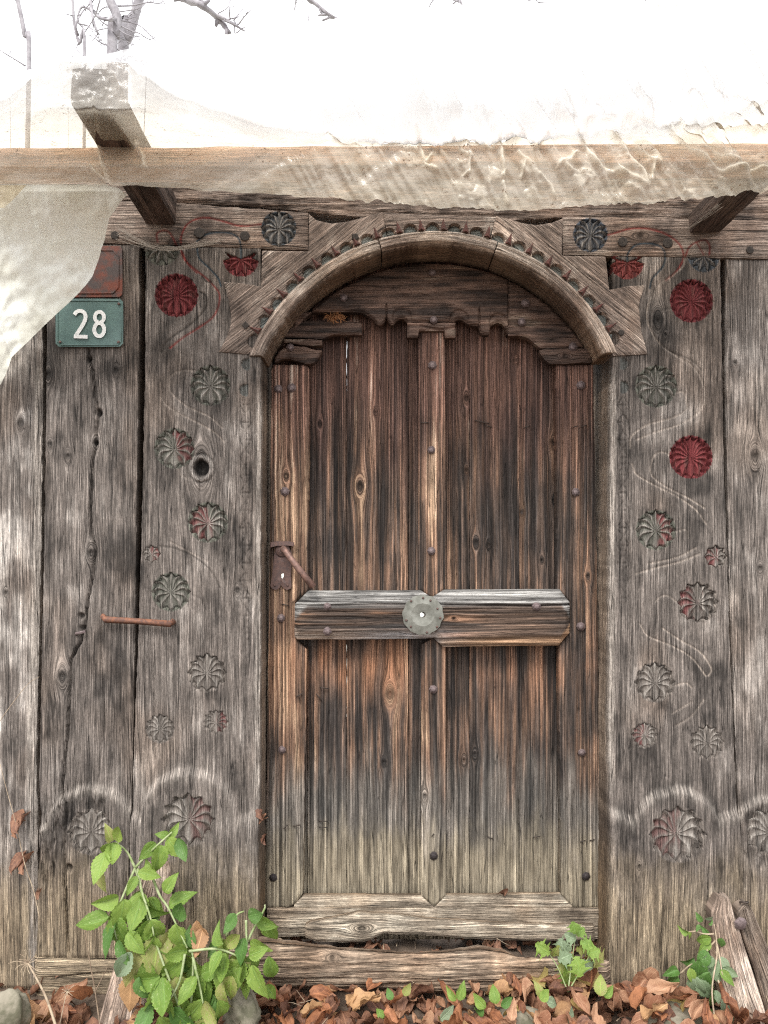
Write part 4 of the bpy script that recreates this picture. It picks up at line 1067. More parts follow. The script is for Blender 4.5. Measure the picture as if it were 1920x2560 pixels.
tag(cr, 'rusty iron cramp bar bridging the gap between wall board and carved post', 'cramp')
sm = tube('iron_staple', None, [WV(190, 1588, .01), WV(190, 1584, -.008), WV(212, 1579, -.010), WV(214, 1576, .01)], .0035, M['nail'], 5)
tag(sm, 'small iron staple across the crack in the grey board left of the gate', 'staple')

# ================================================================== CANOPY timber
can = thing('porch_canopy', 'timber canopy frame of one beam on two brackets above the gate', 'canopy', WV(960, 560, 0))
def timber(name, parent, p0, p1, sx, sz, colf, mat, seedv, n=60, wobble=.002):
    """beam from p0 to p1 (centre line), sx across, sz tall"""
    p0, p1 = Vector(p0), Vector(p1); d = (p1 - p0); Ln = d.length; d.normalize()
    side = d.cross(Vector((0, 0, 1))).normalized(); up = side.cross(d).normalized()
    prof = []
    k = 6
    cs = [(-1, -1), (1, -1), (1, 1), (-1, 1)]
    for a, b in zip(cs, cs[1:] + cs[:1]):
        for i in range(k): t = i / k; prof.append((a[0] * (1 - t) + b[0] * t, a[1] * (1 - t) + b[1] * t))
    V = []; G = []; m = len(prof)
    for i in range(n):
        t = i / (n - 1); c = p0 + d * (Ln * t)
        for j, (a, b) in enumerate(prof):
            rr = 1 - .05 * (abs(a) > .99 and abs(b) > .99)
            w = (float(fb(i * .35 + j * .0, j * .8, seedv)) - .5) * wobble * 2
            V.append(tuple(c + side * (a * (sx / 2) * rr + w) + up * (b * (sz / 2) * rr + w * .6))); G.append((j * (2 * (sx + sz) / m), Ln * t, seedv * 3.1))
    Q = []
    for i in range(n - 1):
        for j in range(m):
            j2 = (j + 1) % m; Q.append((i * m + j, i * m + j2, (i + 1) * m + j2, (i + 1) * m + j))
    b0 = len(V); 
    V.append(tuple(p0)); V.append(tuple(p1)); G.append((0, 0, 0)); G.append((0, 0, 0))
    for j in range(0, m, 2): Q.append((b0, (j + 2) % m, j + 1, j)); Q.append((b0 + 1, (n - 1) * m + j, (n - 1) * m + j + 1, (n - 1) * m + (j + 2) % m))
    V = np.array(V); G = np.array(G); u = G[:, 0] * 1000; v = G[:, 1] * 1000
    C = colf(u, v, u, v, seedv)
    return link(name, mesh_np(name, V, np.array(Q), C, G, smooth=False), mat, parent)
zb0 = WV(0, 418, -.35).z; zb1 = WV(1920, 404, -.35).z
xl = WV(-130, 418, -.35).x; xr = WV(2060, 404, -.35).x
timber('canopy_beam', can, (xl, -.315, zb0 + .021), (xr, -.315, zb1 + .021), .07, .042, grey((.48, .31, .235), (.62, .43, .34), (.70, .55, .45), low=0), M['beam'], 3.0, 90)
def bracket(x0, x1, pyb, seedv, top=.075, front=-.50, sh=0):
    a = WV(x0, pyb, 0); b = WV(x1, pyb, 0); zc = a.z + top / 2
    return timber('canopy_bracket', can, ((a.x + b.x) / 2, .02, zc), ((a.x + b.x) / 2 + sh, front, zc), b.x - a.x, top, grey((.05, .036, .03), (.11, .082, .07), (.20, .15, .12), low=0), M['beam'], seedv, 30)
bracket(364, 440, 563, 5.0, sh=.02); bracket(1722, 1800, 583, 6.0, front=-.300, top=.05)

# ================================================================== PLASTIC SHEETS
FOLDS = [([(1040, 330), (1050, 378), (1062, 420), (1090, 430)], 6), ([(1062, 415), (1075, 400)], 5), ([(1128, 350), (1150, 385), (1175, 405)], 5), ([(1175, 400), (1172, 440), (1160, 450)], 4), ([(1245, 350), (1252, 400), (1260, 440), (1255, 452)], 6),
 ([(1440, 340), (1470, 400), (1500, 430), (1560, 455), (1612, 474)], 7), ([(1520, 350), (1560, 400), (1600, 440), (1612, 470)], 6), ([(1395, 430), (1420, 420), (1440, 400)], 7), ([(1400, 425), (1425, 450), (1470, 440)], 5), ([(1660, 325), (1700, 370), (1750, 410), (1800, 444), (1920, 440)], 6), ([(1700, 340), (1780, 400), (1830, 430)], 5), ([(1290, 400), (1310, 425), (1300, 455)], 4),
 ([(1345, 455), (1375, 480), (1385, 505)], 5), ([(1255, 470), (1262, 500), (1268, 520)], 4), ([(1850, 330), (1880, 350), (1930, 330)], 7), ([(1500, 300), (1600, 318), (1700, 330), (1800, 340), (1930, 345)], 7), ([(1400, 300), (1460, 310), (1530, 322)], 6), ([(236, 250), (245, 330), (252, 400), (275, 463)], 4), ([(228, 420), (245, 440), (272, 462)], 4), ([(340, 360), (358, 400), (362, 425)], 5),
 ([(960, 372), (1005, 380), (1040, 384)], 5), ([(1110, 375), (1180, 372), (1228, 382), (1250, 370), (1300, 362)], 5), ([(1330, 380), (1345, 375), (1370, 350)], 5), ([(1590, 380), (1630, 420), (1625, 460)], 5), ([(820, 350), (860, 372), (900, 380)], 4), ([(1240, 160), (1300, 175), (1350, 170)], 5), ([(1700, 240), (1760, 262), (1830, 250), (1900, 300)], 5)]
def foldm(X, Y):
    m = np.zeros_like(X)
    for p_, w_ in FOLDS:
        d = pd(X + (fb(X / 30., Y / 30., 91) - .5) * 8, Y + (fb(X / 24., Y / 24., 92) - .5) * 8, p_)
        m = np.maximum(m, np.exp(-(d / (w_ * (.5 + .8 * fb(X / 40., Y / 40., 93)))) ** 2))
    soft = ss(.56, .70, fb((X * .8 - Y * 1.3) / 60., (X * 1.2 + Y) / 90., 94, 4)) * ss(700, 1300, X) * .55
    return np.clip(np.maximum(m, soft), 0, 1)
def sheet(name, xs, rows, mat, label, crease, seedv, cat='plastic sheet'):
    """rows: list of (py(x), y(x), dirt); surface is interpolated through them"""
    n = len(xs); m = 26; Xs = np.asarray(xs)
    P = []; Dt = []
    for r in range(len(rows) - 1):
        a, b = rows[r], rows[r + 1]
        for k in range(m if r < len(rows) - 2 else m + 1):
            t = k / m; P.append((a[0](Xs) * (1 - t) + b[0](Xs) * t, a[1](Xs) * (1 - t) + b[1](Xs) * t)); Dt.append(a[2] * (1 - t) + b[2] * t)
    PY = np.array([p[0] for p in P]).T; DY = np.array([p[1] for p in P]).T
    PXs = np.repeat(Xs[:, None], PY.shape[1], 1)
    fm = foldm(PXs, PY); nn_ = crease(PXs, PY) + fm * .007
    x, y, z = W(PXs, PY, DY)
    V = np.stack([x, y - nn_, z + nn_ * .3], -1)
    dirt = np.repeat(np.array(Dt)[None, :], n, 0)
    luv = np.stack([PXs * .001, PY * .001, dirt], -1)
    me = mesh_np(name, V.reshape(-1, 3), grid_quads(n, PY.shape[1]), luv=luv.reshape(-1, 3), col=np.repeat(fm.reshape(-1, 1), 4, 1))
    return tag(link(name, me, mat), label, cat)
C_ = lambda v: (lambda x: np.zeros_like(np.asarray(x, float)) + v)
hem = ip([(-80, 462), (268, 464), (300, 468), (451, 475), (555, 484), (810, 499), (960, 516), (1076, 524), (1284, 536), (1510, 525), (1718, 510), (1915, 487), (2000, 480)])
hem2 = lambda x: hem(x) + (fb(np.asarray(x) / 40., np.asarray(x) * 0, 8) - .5) * 8
ridge = ip([(-80, 300), (0, 262), (90, 200), (160, 158), (318, 158), (345, 185), (420, 235), (520, 275), (650, 318), (800, 346), (960, 372), (1340, 372), (1450, 352), (1600, 332), (1750, 318), (1900, 270), (2000, 240)])
rdep = ip([(-80, -.42), (90, -.47), (155, -.515), (325, -.515), (420, -.47), (650, -.40), (900, -.365), (1340, -.365), (1600, -.39), (1900, -.44), (2000, -.46)])
_bw = ip([(-80, 0), (60, .15), (150, 1), (330, 1), (400, .3), (520, 0), (2000, 0)])
def chin(x): return np.where(_bw(x) > 0, (370 + ridge(x)) / 2 * (1 - _bw(x)) + 275 * _bw(x), (370 + ridge(x)) / 2)
def cdep(x): return (-.358 + rdep(x)) / 2 * (1 - _bw(x)) + -.512 * _bw(x)
sil = ip([(-80, 205), (0, 190), (130, 172), (170, 150), (250, 138), (330, 122), (450, 104), (575, 88), (850, 55), (980, 28), (1300, 24), (1500, 18), (1650, 10), (2000, -30)])
def crz(X, Y):
    # folds that run down from the nailed points of the beam, plus soft sag
    f = (np.abs(fb((X + (Y - 300) * -.55) / 46., Y / 260., 17) - .5)) * .060 * ss(500, 1050, X)
    g = (np.abs(fb((X * .7 + Y) / 90., (X * .3 - Y) / 200., 19) - .5)) * .014
    s = np.abs(np.sin((X - 970) / 125. * math.pi)) * .007 * ss(900, 980, X) * (1 - ss(1400, 1500, X)) * (1 - ss(330, 420, Y) * .3)
    n = (fb(X / 28., Y / 22., 23, 4) - .5) * .010 * (1 - ss(250, 380, Y))
    k = np.abs(fb((X * .8 - Y * 1.1) / 70., (X + Y) / 120., 29) - .5) * .030 * ss(1300, 1600, X)
    return np.maximum(f + g + s + k + .002, .001) + n
main_sheet = sheet('plastic_sheet', np.linspace(-80, 2000, 760),
    [(hem2, C_(-.343), .80), (C_(420), C_(-.356), .98), (C_(370), C_(-.358), 1.0), (chin, cdep, .52), (ridge, rdep, .26), (sil, C_(.25), .0)],
    M['sheet'], 'dirty translucent plastic sheet draped over the canopy beam and brackets', crz, 3)
fe = ip([(463, 268), (470, 296), (487, 318), (500, 306), (545, 272), (600, 262), (668, 240), (690, 231), (730, 200), (755, 175), (815, 110), (893, 30), (940, 12), (961, 2)])
ns = 170; S = np.linspace(461, 961, ns); nx = 90
Ef = fe(S) + (fb(S / 30., S * 0, 44) - .5) * 5
T = np.linspace(0, 1, nx); Xf = -75 * (1 - T)[None, :] + Ef[:, None] * T[None, :]; Yf = np.repeat(S[:, None], nx, 1)
Df = np.interp(Yf, [461, 478, 540, 700, 961], [-.272, -.235, -.205, -.15, -.08]) + (fb(Xf / 70. + Yf / 160., Yf / 90. - Xf / 200., 47) - .5) * .035 + np.abs(fb(Xf / 40. - Yf / 120., Yf / 150., 48) - .5) * .02
x, y, z = W(Xf, Yf, Df)
flap = link('plastic_flap', mesh_np('plastic_flap', np.stack([x, y, z], -1).reshape(-1, 3), grid_quads(ns, nx), luv=np.stack([Xf * .001, Yf * .001, Xf * 0], -1).reshape(-1, 3)), M['flap'])
tag(flap, 'torn milky plastic flap hanging over the left wall beside the 28 plate', 'plastic sheet')
S = np.linspace(463, 520, 20); E2 = np.interp(S, [463, 500, 520], [66, 32, 10]); T = np.linspace(0, 1, 20)
X2 = -60 * (1 - T)[None, :] + E2[:, None] * T[None, :]; Y2 = np.repeat(S[:, None], 20, 1); D2 = np.interp(Y2, [463, 520], [-.30, -.29]) + (fb(X2 / 20., Y2 / 20., 9) - .5) * .02
x, y, z = W(X2, Y2, D2)
tag(link('plastic_scrap', mesh_np('plastic_scrap', np.stack([x, y, z], -1).reshape(-1, 3), grid_quads(20, 20), luv=np.stack([X2 * .001, Y2 * .001, X2 * 0 + 1], -1).reshape(-1, 3)), M['sheet']),
    'small yellowed plastic scrap under the beam at the upper left edge', 'plastic sheet')

# ================================================================== BARE TREES behind the wall
def tree(label, trunk, rad, branches, yd, mat=None):
    z0 = -.1
    b = WV(trunk[-1][0], trunk[-1][1], yd)
    t = thing('bare_tree', label, 'tree', (b.x + .05, yd, 0), group='bare trees behind the gate')
    s = (D + yd) / F
    pts = [WV(px, py, yd) for px, py in trunk] + [Vector((b.x + .03, yd, 1.5)), Vector((b.x + .05, yd, z0))]
    pts = spline(pts, 5)
    tube('trunk', t, pts, [rad * s * (1 + .35 * i / len(pts)) * (1 + rnd.uniform(-.04, .04)) for i in range(len(pts))], M['bark'], 9, .08)
    for (bp, br) in branches:
        P = spline([WV(px, py, yd + rnd.uniform(-.1, .1) * (1 if i else 0)) for i, (px, py) in enumerate(bp)], 4)
        parts = [tube_arrays(P, [br * s * (1 - .75 * i / len(P)) * (1 + rnd.uniform(-.15, .2)) for i in range(len(P))], 6, .2)]
        for k in range(2, len(P) - 1):
            if rnd.random() < .75:
                a = P[k]; l = rnd.uniform(10, 34) * s; an = rnd.uniform(0, 6.28)
                q = [a, a + Vector((math.cos(an) * l * .5, 0, math.sin(an) * l * .5)), a + Vector((math.cos(an) * l + rnd.uniform(-.3, .3) * l, 0, math.sin(an) * l))]
                parts.append(tube_arrays(q, [br * s * .35, br * s * .28, br * s * .2], 5))
        V, Q = join_arrays(parts)
        link('branch', mesh_np('branch', V, Q), M['bark'], t)
tree('thin bare tree leaning left of the wrapped bracket end', [(20, -120), (40, -20), (62, 90), (72, 178)], 5,
     [([(64, 165), (40, 150), (0, 125), (-40, 90)], 2), ([(72, 120), (74, 150), (80, 178)], 1.2), ([(38, 0), (30, -30)], 2)], 3.0)
tree('thick bare tree with the most twigs behind the wrapped bracket end', [(250, -120), (272, -10), (292, 40), (288, 90), (280, 138)], 11,
     [([(295, 45), (270, 50), (240, 38), (228, 10), (226, -20)], 5), ([(238, 30), (205, 18), (195, 50), (210, 75)], 3.5), ([(236, 60), (243, 80), (250, 88)], 3.5), ([(226, 0), (232, 45), (246, 86)], 5),
      ([(290, 70), (262, 60), (235, 35)], 2.5), ([(295, 30), (322, 26), (350, 20), (372, 0)], 2), ([(296, 62), (330, 78), (350, 84), (372, 98), (392, 92)], 2), ([(280, 20), (262, 18), (246, 34), (252, 52)], 2), ([(288, 96), (312, 100), (332, 112), (352, 108)], 1.6), ([(290, 55), (318, 48), (345, 40)], 3.2), ([(300, 50), (345, 62), (372, 84), (394, 106)], 2), ([(290, 70), (325, 90), (362, 92)], 2),
      ([(285, 15), (330, 14), (370, 6), (400, 8), (412, -10)], 2.6), ([(282, 110), (262, 112), (240, 98), (222, 88)], 2), ([(284, 118), (300, 126), (308, 128)], 2)], 3.4)
tree('pale smooth tree trunk just right of the thick twiggy one', [(380, -140), (352, -20), (336, 40), (318, 100), (308, 130)], 11, [([(336, 45), (333, 20), (330, -10)], 2.4), ([(332, 60), (330, 95), (332, 115)], 2)], 3.6)
tree('slim dark sapling nearest the wrapped bracket on its upper left', [(165, -120), (180, -10), (186, 60), (198, 110), (212, 158)], 3.2,
     [([(184, 40), (160, 34)], 1.8), ([(250, 0), (235, 45), (200, 100), (176, 158)], 2.2), ([(200, 60), (222, 66), (240, 90), (268, 112)], 2.2), ([(192, 125), (215, 145), (236, 152)], 1.2), ([(196, 90), (190, 60), (210, 25), (225, 10)], 3)], 2.6)
tree('bare tree with a thick drooping fork at the top centre', [(-300, -900), (-330, -300), (-360, 100), (-370, 300)], 26,
     [([(-330, -420), (-100, -520), (180, -380), (380, -190), (440, -60), (462, -6), (505, 14), (545, 46), (575, 84)], 19),
      ([(540, 38), (575, 55), (612, 78)], 6), ([(560, 50), (600, 70), (590, 84)], 3), ([(575, 46), (573, 20), (575, -8)], 2), ([(545, 34), (570, 18), (578, -5)], 1.6), ([(585, 50), (607, 22)], 2), ([(596, 62), (612, 40), (630, 22)], 2.2), ([(545, 42), (530, 50)], 1.2)], 3.2)
tree('high thin branches hanging in at the top middle of the sky', [(2300, -900), (2330, -300), (2360, 100), (2370, 300)], 26,
     [([(2330, -420), (1900, -500), (1350, -420), (900, -260), (745, -60), (770, -6), (790, 10), (820, 35), (852, 52)], 12), ([(1350, -420), (1200, -220), (1140, -20), (1150, 0), (1142, 26)], 7), ([(1900, -500), (1750, -240), (1700, -10), (1652, 14), (1640, 8), (1610, 10)], 7),
      ([(742, -10), (735, 30)], 2.4), ([(772, 38), (771, 58)], 1.5), ([(1150, 0), (1162, 26)], 3), ([(1130, -60), (1075, 12), (1090, 28), (1114, 20)], 1.6), ([(1350, -150), (1325, 0), (1332, 16)], 2.5), ([(1380, -100), (1340, -4), (1370, 6)], 2)], 3.8)

# ================================================================== LEAVES
def leaf_mesh(name, n=10, m=6, ratio=.5, fold=.25, curl=.6, ser=0.0, crum=.05, seedv=1, shape=1, lobes=0, twist=0.0):
    """unit leaf: stalk at the origin, tip towards +Y, face +Z"""
    V = []; U = []
    for i in range(n + 1):
        t = i / n
        w = (math.sin(math.pi * min(1, t ** .70)) ** .9) * (1 - .25 * t * t) * ratio * .56 if shape == 1 else (math.sin(math.pi * t) ** .7) * ratio * .5
        if t >= .999: w = 0.0008
        if i == 0: w = 0.01
        if lobes: w *= 1 + .35 * math.cos(t * lobes * 2 * math.pi)
        ang = curl * t
        yy = math.sin(ang) / curl if abs(curl) > 1e-3 else t
        zz = (math.cos(ang) - 1) / curl if abs(curl) > 1e-3 else 0
        for j in range(m + 1):
            s = -1 + 2 * j / m
            se = 1 + (ser * (1 if i % 2 else -1) if abs(s) > .99 else 0)
            x = s * w * se
            y = yy - (ser * .06 * (1 if i % 2 else 0) if abs(s) > .99 else 0)
            z = zz + abs(s) * w * fold * 2 + (float(fb(s * 2.2 + 7, t * 3.2, seedv)) - .5) * crum * (.3 + abs(s)) * 2
            tw = twist * (t - .3); x, z = x * math.cos(tw) - (z - zz) * math.sin(tw), zz + x * math.sin(tw) + (z - zz) * math.cos(tw)
            V.append((x, y, z)); U.append((s, t, seedv))
    return mesh_np(name, np.array(V), grid_quads(n + 1, m + 1), luv=np.array(U))
def place(me, mat_list, parent, loc, size, rot_, name='leaf'):
    o = bpy.data.objects.new(name, me); COL.objects.link(o)
    o.parent = parent
    off = Vector((0, 0, 0)); p = parent
    while p is not None: off += p.location; p = p.parent
    o.location = Vector(loc) - off; o.scale = (size, size, size); o.rotation_euler = rot_
    return o
DEAD = []
for i in range(21):
    me = leaf_mesh('fallen_leaf', 10, 6, rnd.uniform(.34, .62), rnd.uniform(.05, .75), rnd.uniform(-1.7, 1.9), .06, rnd.uniform(.14, .36), i * 2.7 + 1, twist=rnd.uniform(-1.6, 1.6))
    me.materials.append([M['leaf_a'], M['leaf_b'], M['leaf_d'], M['leaf_c'], M['leaf_b'], M['leaf_a'], M['leaf_d']][i % 7]); DEAD.append(me)
dy = leaf_mesh('fallen_leaf', 10, 6, .55, .3, .9, .05, .12, 55); dy.materials.append(M['leaf_y'])
cnt = 0; tries = 0
while cnt < 299 and tries < 20000:
    tries += 1
    x = rnd.uniform(-.95, .95); y = rnd.uniform(-.36, .0) if rnd.random() < .93 else rnd.uniform(.03, .25)
    lay = rnd.random(); z = float(gz(x, y)) + .008 + lay * .042 + .03 * float(ss(.12, .35, x))
    if y > 0: z = float(gz(x, y)) + .008 + lay * .01
    px, py = PX((x, y, z))
    if not (-60 < px < 1980 and 2330 < py < 2600): continue
    if 380 < px < 520 and rnd.random() < .5: continue
    if px < 380 and rnd.random() < .35: continue
    if px > 1775 and py < 2545 and y > -.2: continue
    if 240 < px < 400 and py < 2530 and rnd.random() < .7: continue
    if y > -.05 and y < 0.03: continue
    if y > 0 and not (690 < px < 1500): continue
    sz = rnd.uniform(.035, .095) * (1 if y < 0 else .6)
    me = dy if rnd.random() < .07 else rnd.choice(DEAD)
    o = place(me, None, ground, (x, y, z), sz, Euler((rnd.uniform(-.55, .55), rnd.uniform(-.6, .6), rnd.uniform(0, 6.28))), 'fallen_leaf'); cnt += 1
# small leaf litter and twigs nobody could count
parts = []; LU = []
V0 = []; Q0 = []; n0 = 0; UV0 = []
for i in range(1500):
    x = rnd.uniform(-1.15, 1.15); y = rnd.uniform(-.6, .0) if rnd.random() < .66 else rnd.uniform(.0, .3)
    me = DEAD[i % 14]; sc = rnd.uniform(.02, .05) if y > 0 else rnd.uniform(.035, .08)
    if i < 14:
        a = np.empty(len(me.vertices) * 3, np.float32); me.vertices.foreach_get('co', a); me['k'] = 1; LU.append(a.reshape(-1, 3))
    a = LU[i % 14][:: 1]
    Rm = np.array(Euler((rnd.uniform(-.7, .7), rnd.uniform(-.7, .7), rnd.uniform(0, 6.3))).to_matrix())
    v = (a * sc) @ Rm.T + np.array((x, y, float(gz(x, y)) + .004 + rnd.random() * (.016 if y < 0 else .010)))
    V0.append(v); Q0.append(grid_quads(11, 7) + n0); n0 += len(v)
    ss_, tt_ = np.meshgrid(np.linspace(-1, 1, 7), np.linspace(0, 1, 11)); UV0.append(np.stack([ss_, tt_, np.full_like(ss_, i * 1.3)], -1).reshape(-1, 3))
litter = link('leaf_litter', mesh_np('leaf_litter', np.concatenate(V0), np.concatenate(Q0), luv=np.concatenate(UV0)), M['leaf_b'])
tag(litter, 'layer of small crumpled brown leaf litter along the foot of the gate', 'leaf litter', kind='stuff')
tw = []
for i in range(260):
    x = rnd.uniform(-1, 1); y = rnd.uniform(-.35, .0) if rnd.random() < .45 else rnd.uniform(.0, .28); z = float(gz(x, y)) + rnd.uniform(.008, .035)
    a = rnd.uniform(0, 6.3); l = rnd.uniform(.02, .07); e = rnd.uniform(-.5, .6)
    p = Vector((x, y, z)); d = Vector((math.cos(a), math.sin(a) * .6, e)) * l
    tw.append(tube_arrays([p, p + d * .5 + Vector((0, 0, rnd.uniform(-.004, .006))), p + d], [.0012, .001, .0006], 4))
V, Q = join_arrays(tw)
tag(link('twig_litter', mesh_np('twig_litter', V, Q), M['tan_stem']), 'scattered fine dry twigs among the fallen leaves under the door', 'twigs', kind='stuff')

# ---- green plants
GL = [leaf_mesh('leaf', 20, 6, r_, f_, c_, .07, .05, s_ + 100) for r_, f_, c_, s_ in [(.52, .18, .5, 1), (.58, .1, .9, 2), (.46, .25, .2, 3), (.56, .12, -.5, 4), (.44, .45, 1.3, 5), (.60, .08, .35, 6), (.50, .6, .8, 7), (.54, .3, -1.0, 8)]]
def variants(mat):
    r_ = []
    for g in GL:
        c = g.copy(); c.materials.clear(); c.materials.append(mat); r_.append(c)
    return r_
GV = {k: variants(M[k]) for k in ('green', 'green_y', 'green_d', 'green_p', 'leaf_c')}
def leaf_at(parent, px, py, length, ang, yd, mat='green', lean=None, roll=None):
    """leaf whose stalk end is at px,py; tip points to picture angle ang (degrees, 0 right, 90 up); face towards the camera"""
    s = (D + yd) / F
    t = Vector((math.cos(R(ang)), 0, math.sin(R(ang))))
    l = rnd.uniform(-.55, .25) if lean is None else lean
    t = (t + Vector((0, l, 0))).normalized()
    nrm = Vector((rnd.uniform(-.9, .9), -1, rnd.uniform(-.3, .9))); nrm = (nrm - t * nrm.dot(t)).normalized()
    xax = t.cross(nrm).normalized()
    m3 = Matrix((xax, t, nrm)).transposed()
    o = place(rnd.choice(GV[mat]), None, parent, WV(px, py, yd), length * s, m3.to_euler(), 'leaf')
    return o
def stem_at(parent, pts, r, mat='stem', yd=-.2):
    P = spline([WV(p[0], p[1], (p[2] if len(p) > 2 else yd)) for p in pts], 4)
    return tube('stem', parent, P, [r * (1 - .5 * i / len(P)) for i in range(len(P))], M[mat], 6)

bush = thing('leafy_shrub', 'bright green leafy shrub growing up in front of the left post', 'shrub', (-.46, -.22, -.04))
base = (470, 2580, -.22)
for pts in [[base, (420, 2440, -.2), (370, 2300, -.17), (338, 2170, -.14)], [(338, 2170, -.14), (318, 2130, -.13), (290, 2106, -.12)], [(338, 2170, -.14), (370, 2135, -.14), (414, 2095, -.14), (430, 2080, -.14)],
            [(338, 2170, -.14), (312, 2230, -.16), (295, 2270, -.17), (282, 2300, -.18), (292, 2350, -.18)], [(345, 2172, -.14), (355, 2230, -.17), (375, 2290, -.19), (385, 2340, -.2)], [(380, 2190, -.14), (400, 2240, -.16), (418, 2265, -.17), (440, 2310, -.18), (468, 2370, -.2)],
            [base, (480, 2480, -.2), (482, 2390, -.2), (472, 2376, -.2)], [(474, 2378, -.2), (530, 2372, -.2), (565, 2378, -.19), (600, 2395, -.19), (620, 2420, -.19)], [(565, 2340, -.18), (590, 2290, -.17), (610, 2278, -.16)],
            [(600, 2395, -.19), (630, 2330, -.17), (660, 2275, -.16), (662, 2262, -.16)], [(615, 2300, -.17), (616, 2340, -.18), (618, 2380, -.19)], [(482, 2392, -.2), (500, 2470, -.21), (508, 2510, -.22)], [(462, 2385, -.2), (450, 2450, -.21), (425, 2500, -.22)]]:
    stem_at(bush, pts, .0032)
LV = [  # px, py of the stalk end, length, direction, material
 (390, 2107, 52, 215, 'green'), (424, 2092, 36, 165, 'green'), (400, 2112, 78, -95, 'green'), (420, 2095, 66, -40, 'green'), (445, 2095, 60, -60, 'green_d'), (425, 2092, 40, 60, 'green'),
 (276, 2108, 66, -120, 'green'), (284, 2106, 62, -80, 'green'), (262, 2130, 74, -95, 'green'), (278, 2104, 46, 95, 'green_y'), (294, 2104, 52, 62, 'green_y'), (250, 2165, 62, -70, 'green_y'),
 (345, 2180, 56, -15, 'green'), (342, 2190, 46, -115, 'green'), (390, 2192, 50, 130, 'green'),
 (412, 2232, 56, 60, 'green'), (422, 2266, 72, 28, 'green'), (296, 2240, 66, 190, 'green'), (310, 2248, 84, -85, 'green'), (330, 2242, 90, -60, 'green'), (352, 2238, 92, -48, 'green'), (355, 2230, 88, -95, 'green'),
 (274, 2292, 78, 215, 'green'), (284, 2290, 86, -60, 'green'), (290, 2300, 82, -110, 'green_d'), (296, 2350, 66, -60, 'green_d'), (372, 2300, 80, -120, 'green'), (376, 2300, 78, -70, 'green'), (386, 2340, 76, -100, 'green'),
 (398, 2330, 104, -90, 'green_y'), (440, 2310, 74, -75, 'green'), (430, 2320, 84, -100, 'green_y'), (455, 2340, 70, -60, 'green'), (447, 2300, 64, 75, 'green_d'),
 (468, 2376, 66, 165, 'green'), (470, 2380, 80, 200, 'green'), (455, 2400, 84, -140, 'green'), (340, 2360, 90, -100, 'green_y'), (330, 2380, 76, -125, 'green_p'), (400, 2440, 92, 195, 'green'), (405, 2442, 88, -70, 'green'), (398, 2445, 112, -92, 'green'),
 (350, 2440, 80, -75, 'green_d'), (440, 2440, 96, -80, 'green_y'), (492, 2440, 70, -110, 'green'), (502, 2436, 64, 25, 'green'), (500, 2440, 74, -65, 'green'), (508, 2500, 78, -130, 'green'), (512, 2502, 70, -55, 'green_y'), (470, 2500, 74, -120, 'green'),
 (425, 2500, 72, -100, 'green'), (430, 2520, 76, -50, 'green_d'), (555, 2378, 60, -120, 'green'), (562, 2380, 66, -75, 'green'), (566, 2366, 52, 35, 'green_y'), (560, 2360, 54, 110, 'green'), (570, 2400, 80, -60, 'green_y'),
 (600, 2396, 66, -85, 'green'), (612, 2400, 74, -110, 'green'), (624, 2410, 86, -98, 'green'), (630, 2412, 84, -65, 'green'), (622, 2388, 52, 30, 'green'), (626, 2352, 56, -20, 'green'), (612, 2345, 60, -110, 'green_d'), (590, 2285, 52, -120, 'green_d'),
 (620, 2292, 58, 20, 'green_d'), (640, 2296, 58, -10, 'green'), (664, 2300, 62, -62, 'green'), (672, 2390, 66, -85, 'green'), (560, 2455, 74, -90, 'green_y'), (548, 2420, 66, -60, 'green'), (545, 2500, 76, -80, 'green'), (580, 2440, 66, -95, 'green_y'),
 (380, 2510, 74, -100, 'green_d'), (530, 2520, 80, -110, 'green_y'), (455, 2545, 70, -80, 'green'), (400, 2540, 70, -60, 'green'), (505, 2555, 60, -90, 'green'),
 (478, 2370, 52, 100, 'green_d'), (440, 2390, 60, -50, 'green_d'), (365, 2400, 70, -80, 'green'), (320, 2330, 66, -45, 'green'),
]
for (px, py, l, an, mt) in LV:
    leaf_at(bush, px, py, l * 1.05, an + rnd.uniform(-8, 8), -.13 - (py - 2080) / 480 * .09 + rnd.uniform(-.03, .012), mt)
for i in range(70):
    t = rnd.random(); a0_, a1_ = [((300, 2240), (360, 2420)), ((350, 2240), (440, 2440)), ((420, 2300), (480, 2480)), ((470, 2400), (560, 2470)), ((560, 2350), (650, 2440))][rnd.randrange(5)]
    px = a0_[0] + (a1_[0] - a0_[0]) * t + rnd.uniform(-24, 24); py = a0_[1] + (a1_[1] - a0_[1]) * t + rnd.uniform(-22, 30)
    leaf_at(bush, px, py, rnd.uniform(34, 74), rnd.uniform(-150, -30), -.12 - (py - 2080) / 480 * .09 + rnd.uniform(.0, .035), rnd.choice(['green', 'green', 'green_d', 'green_y', 'green']))
for (px, py, l, an) in [(492, 2300, 70, -70), (508, 2320, 66, -100), (330, 2440, 90, -95), (348, 2470, 70, -110)]:
    o = leaf_at(bush, px, py, l, an, -.17, 'leaf_c')

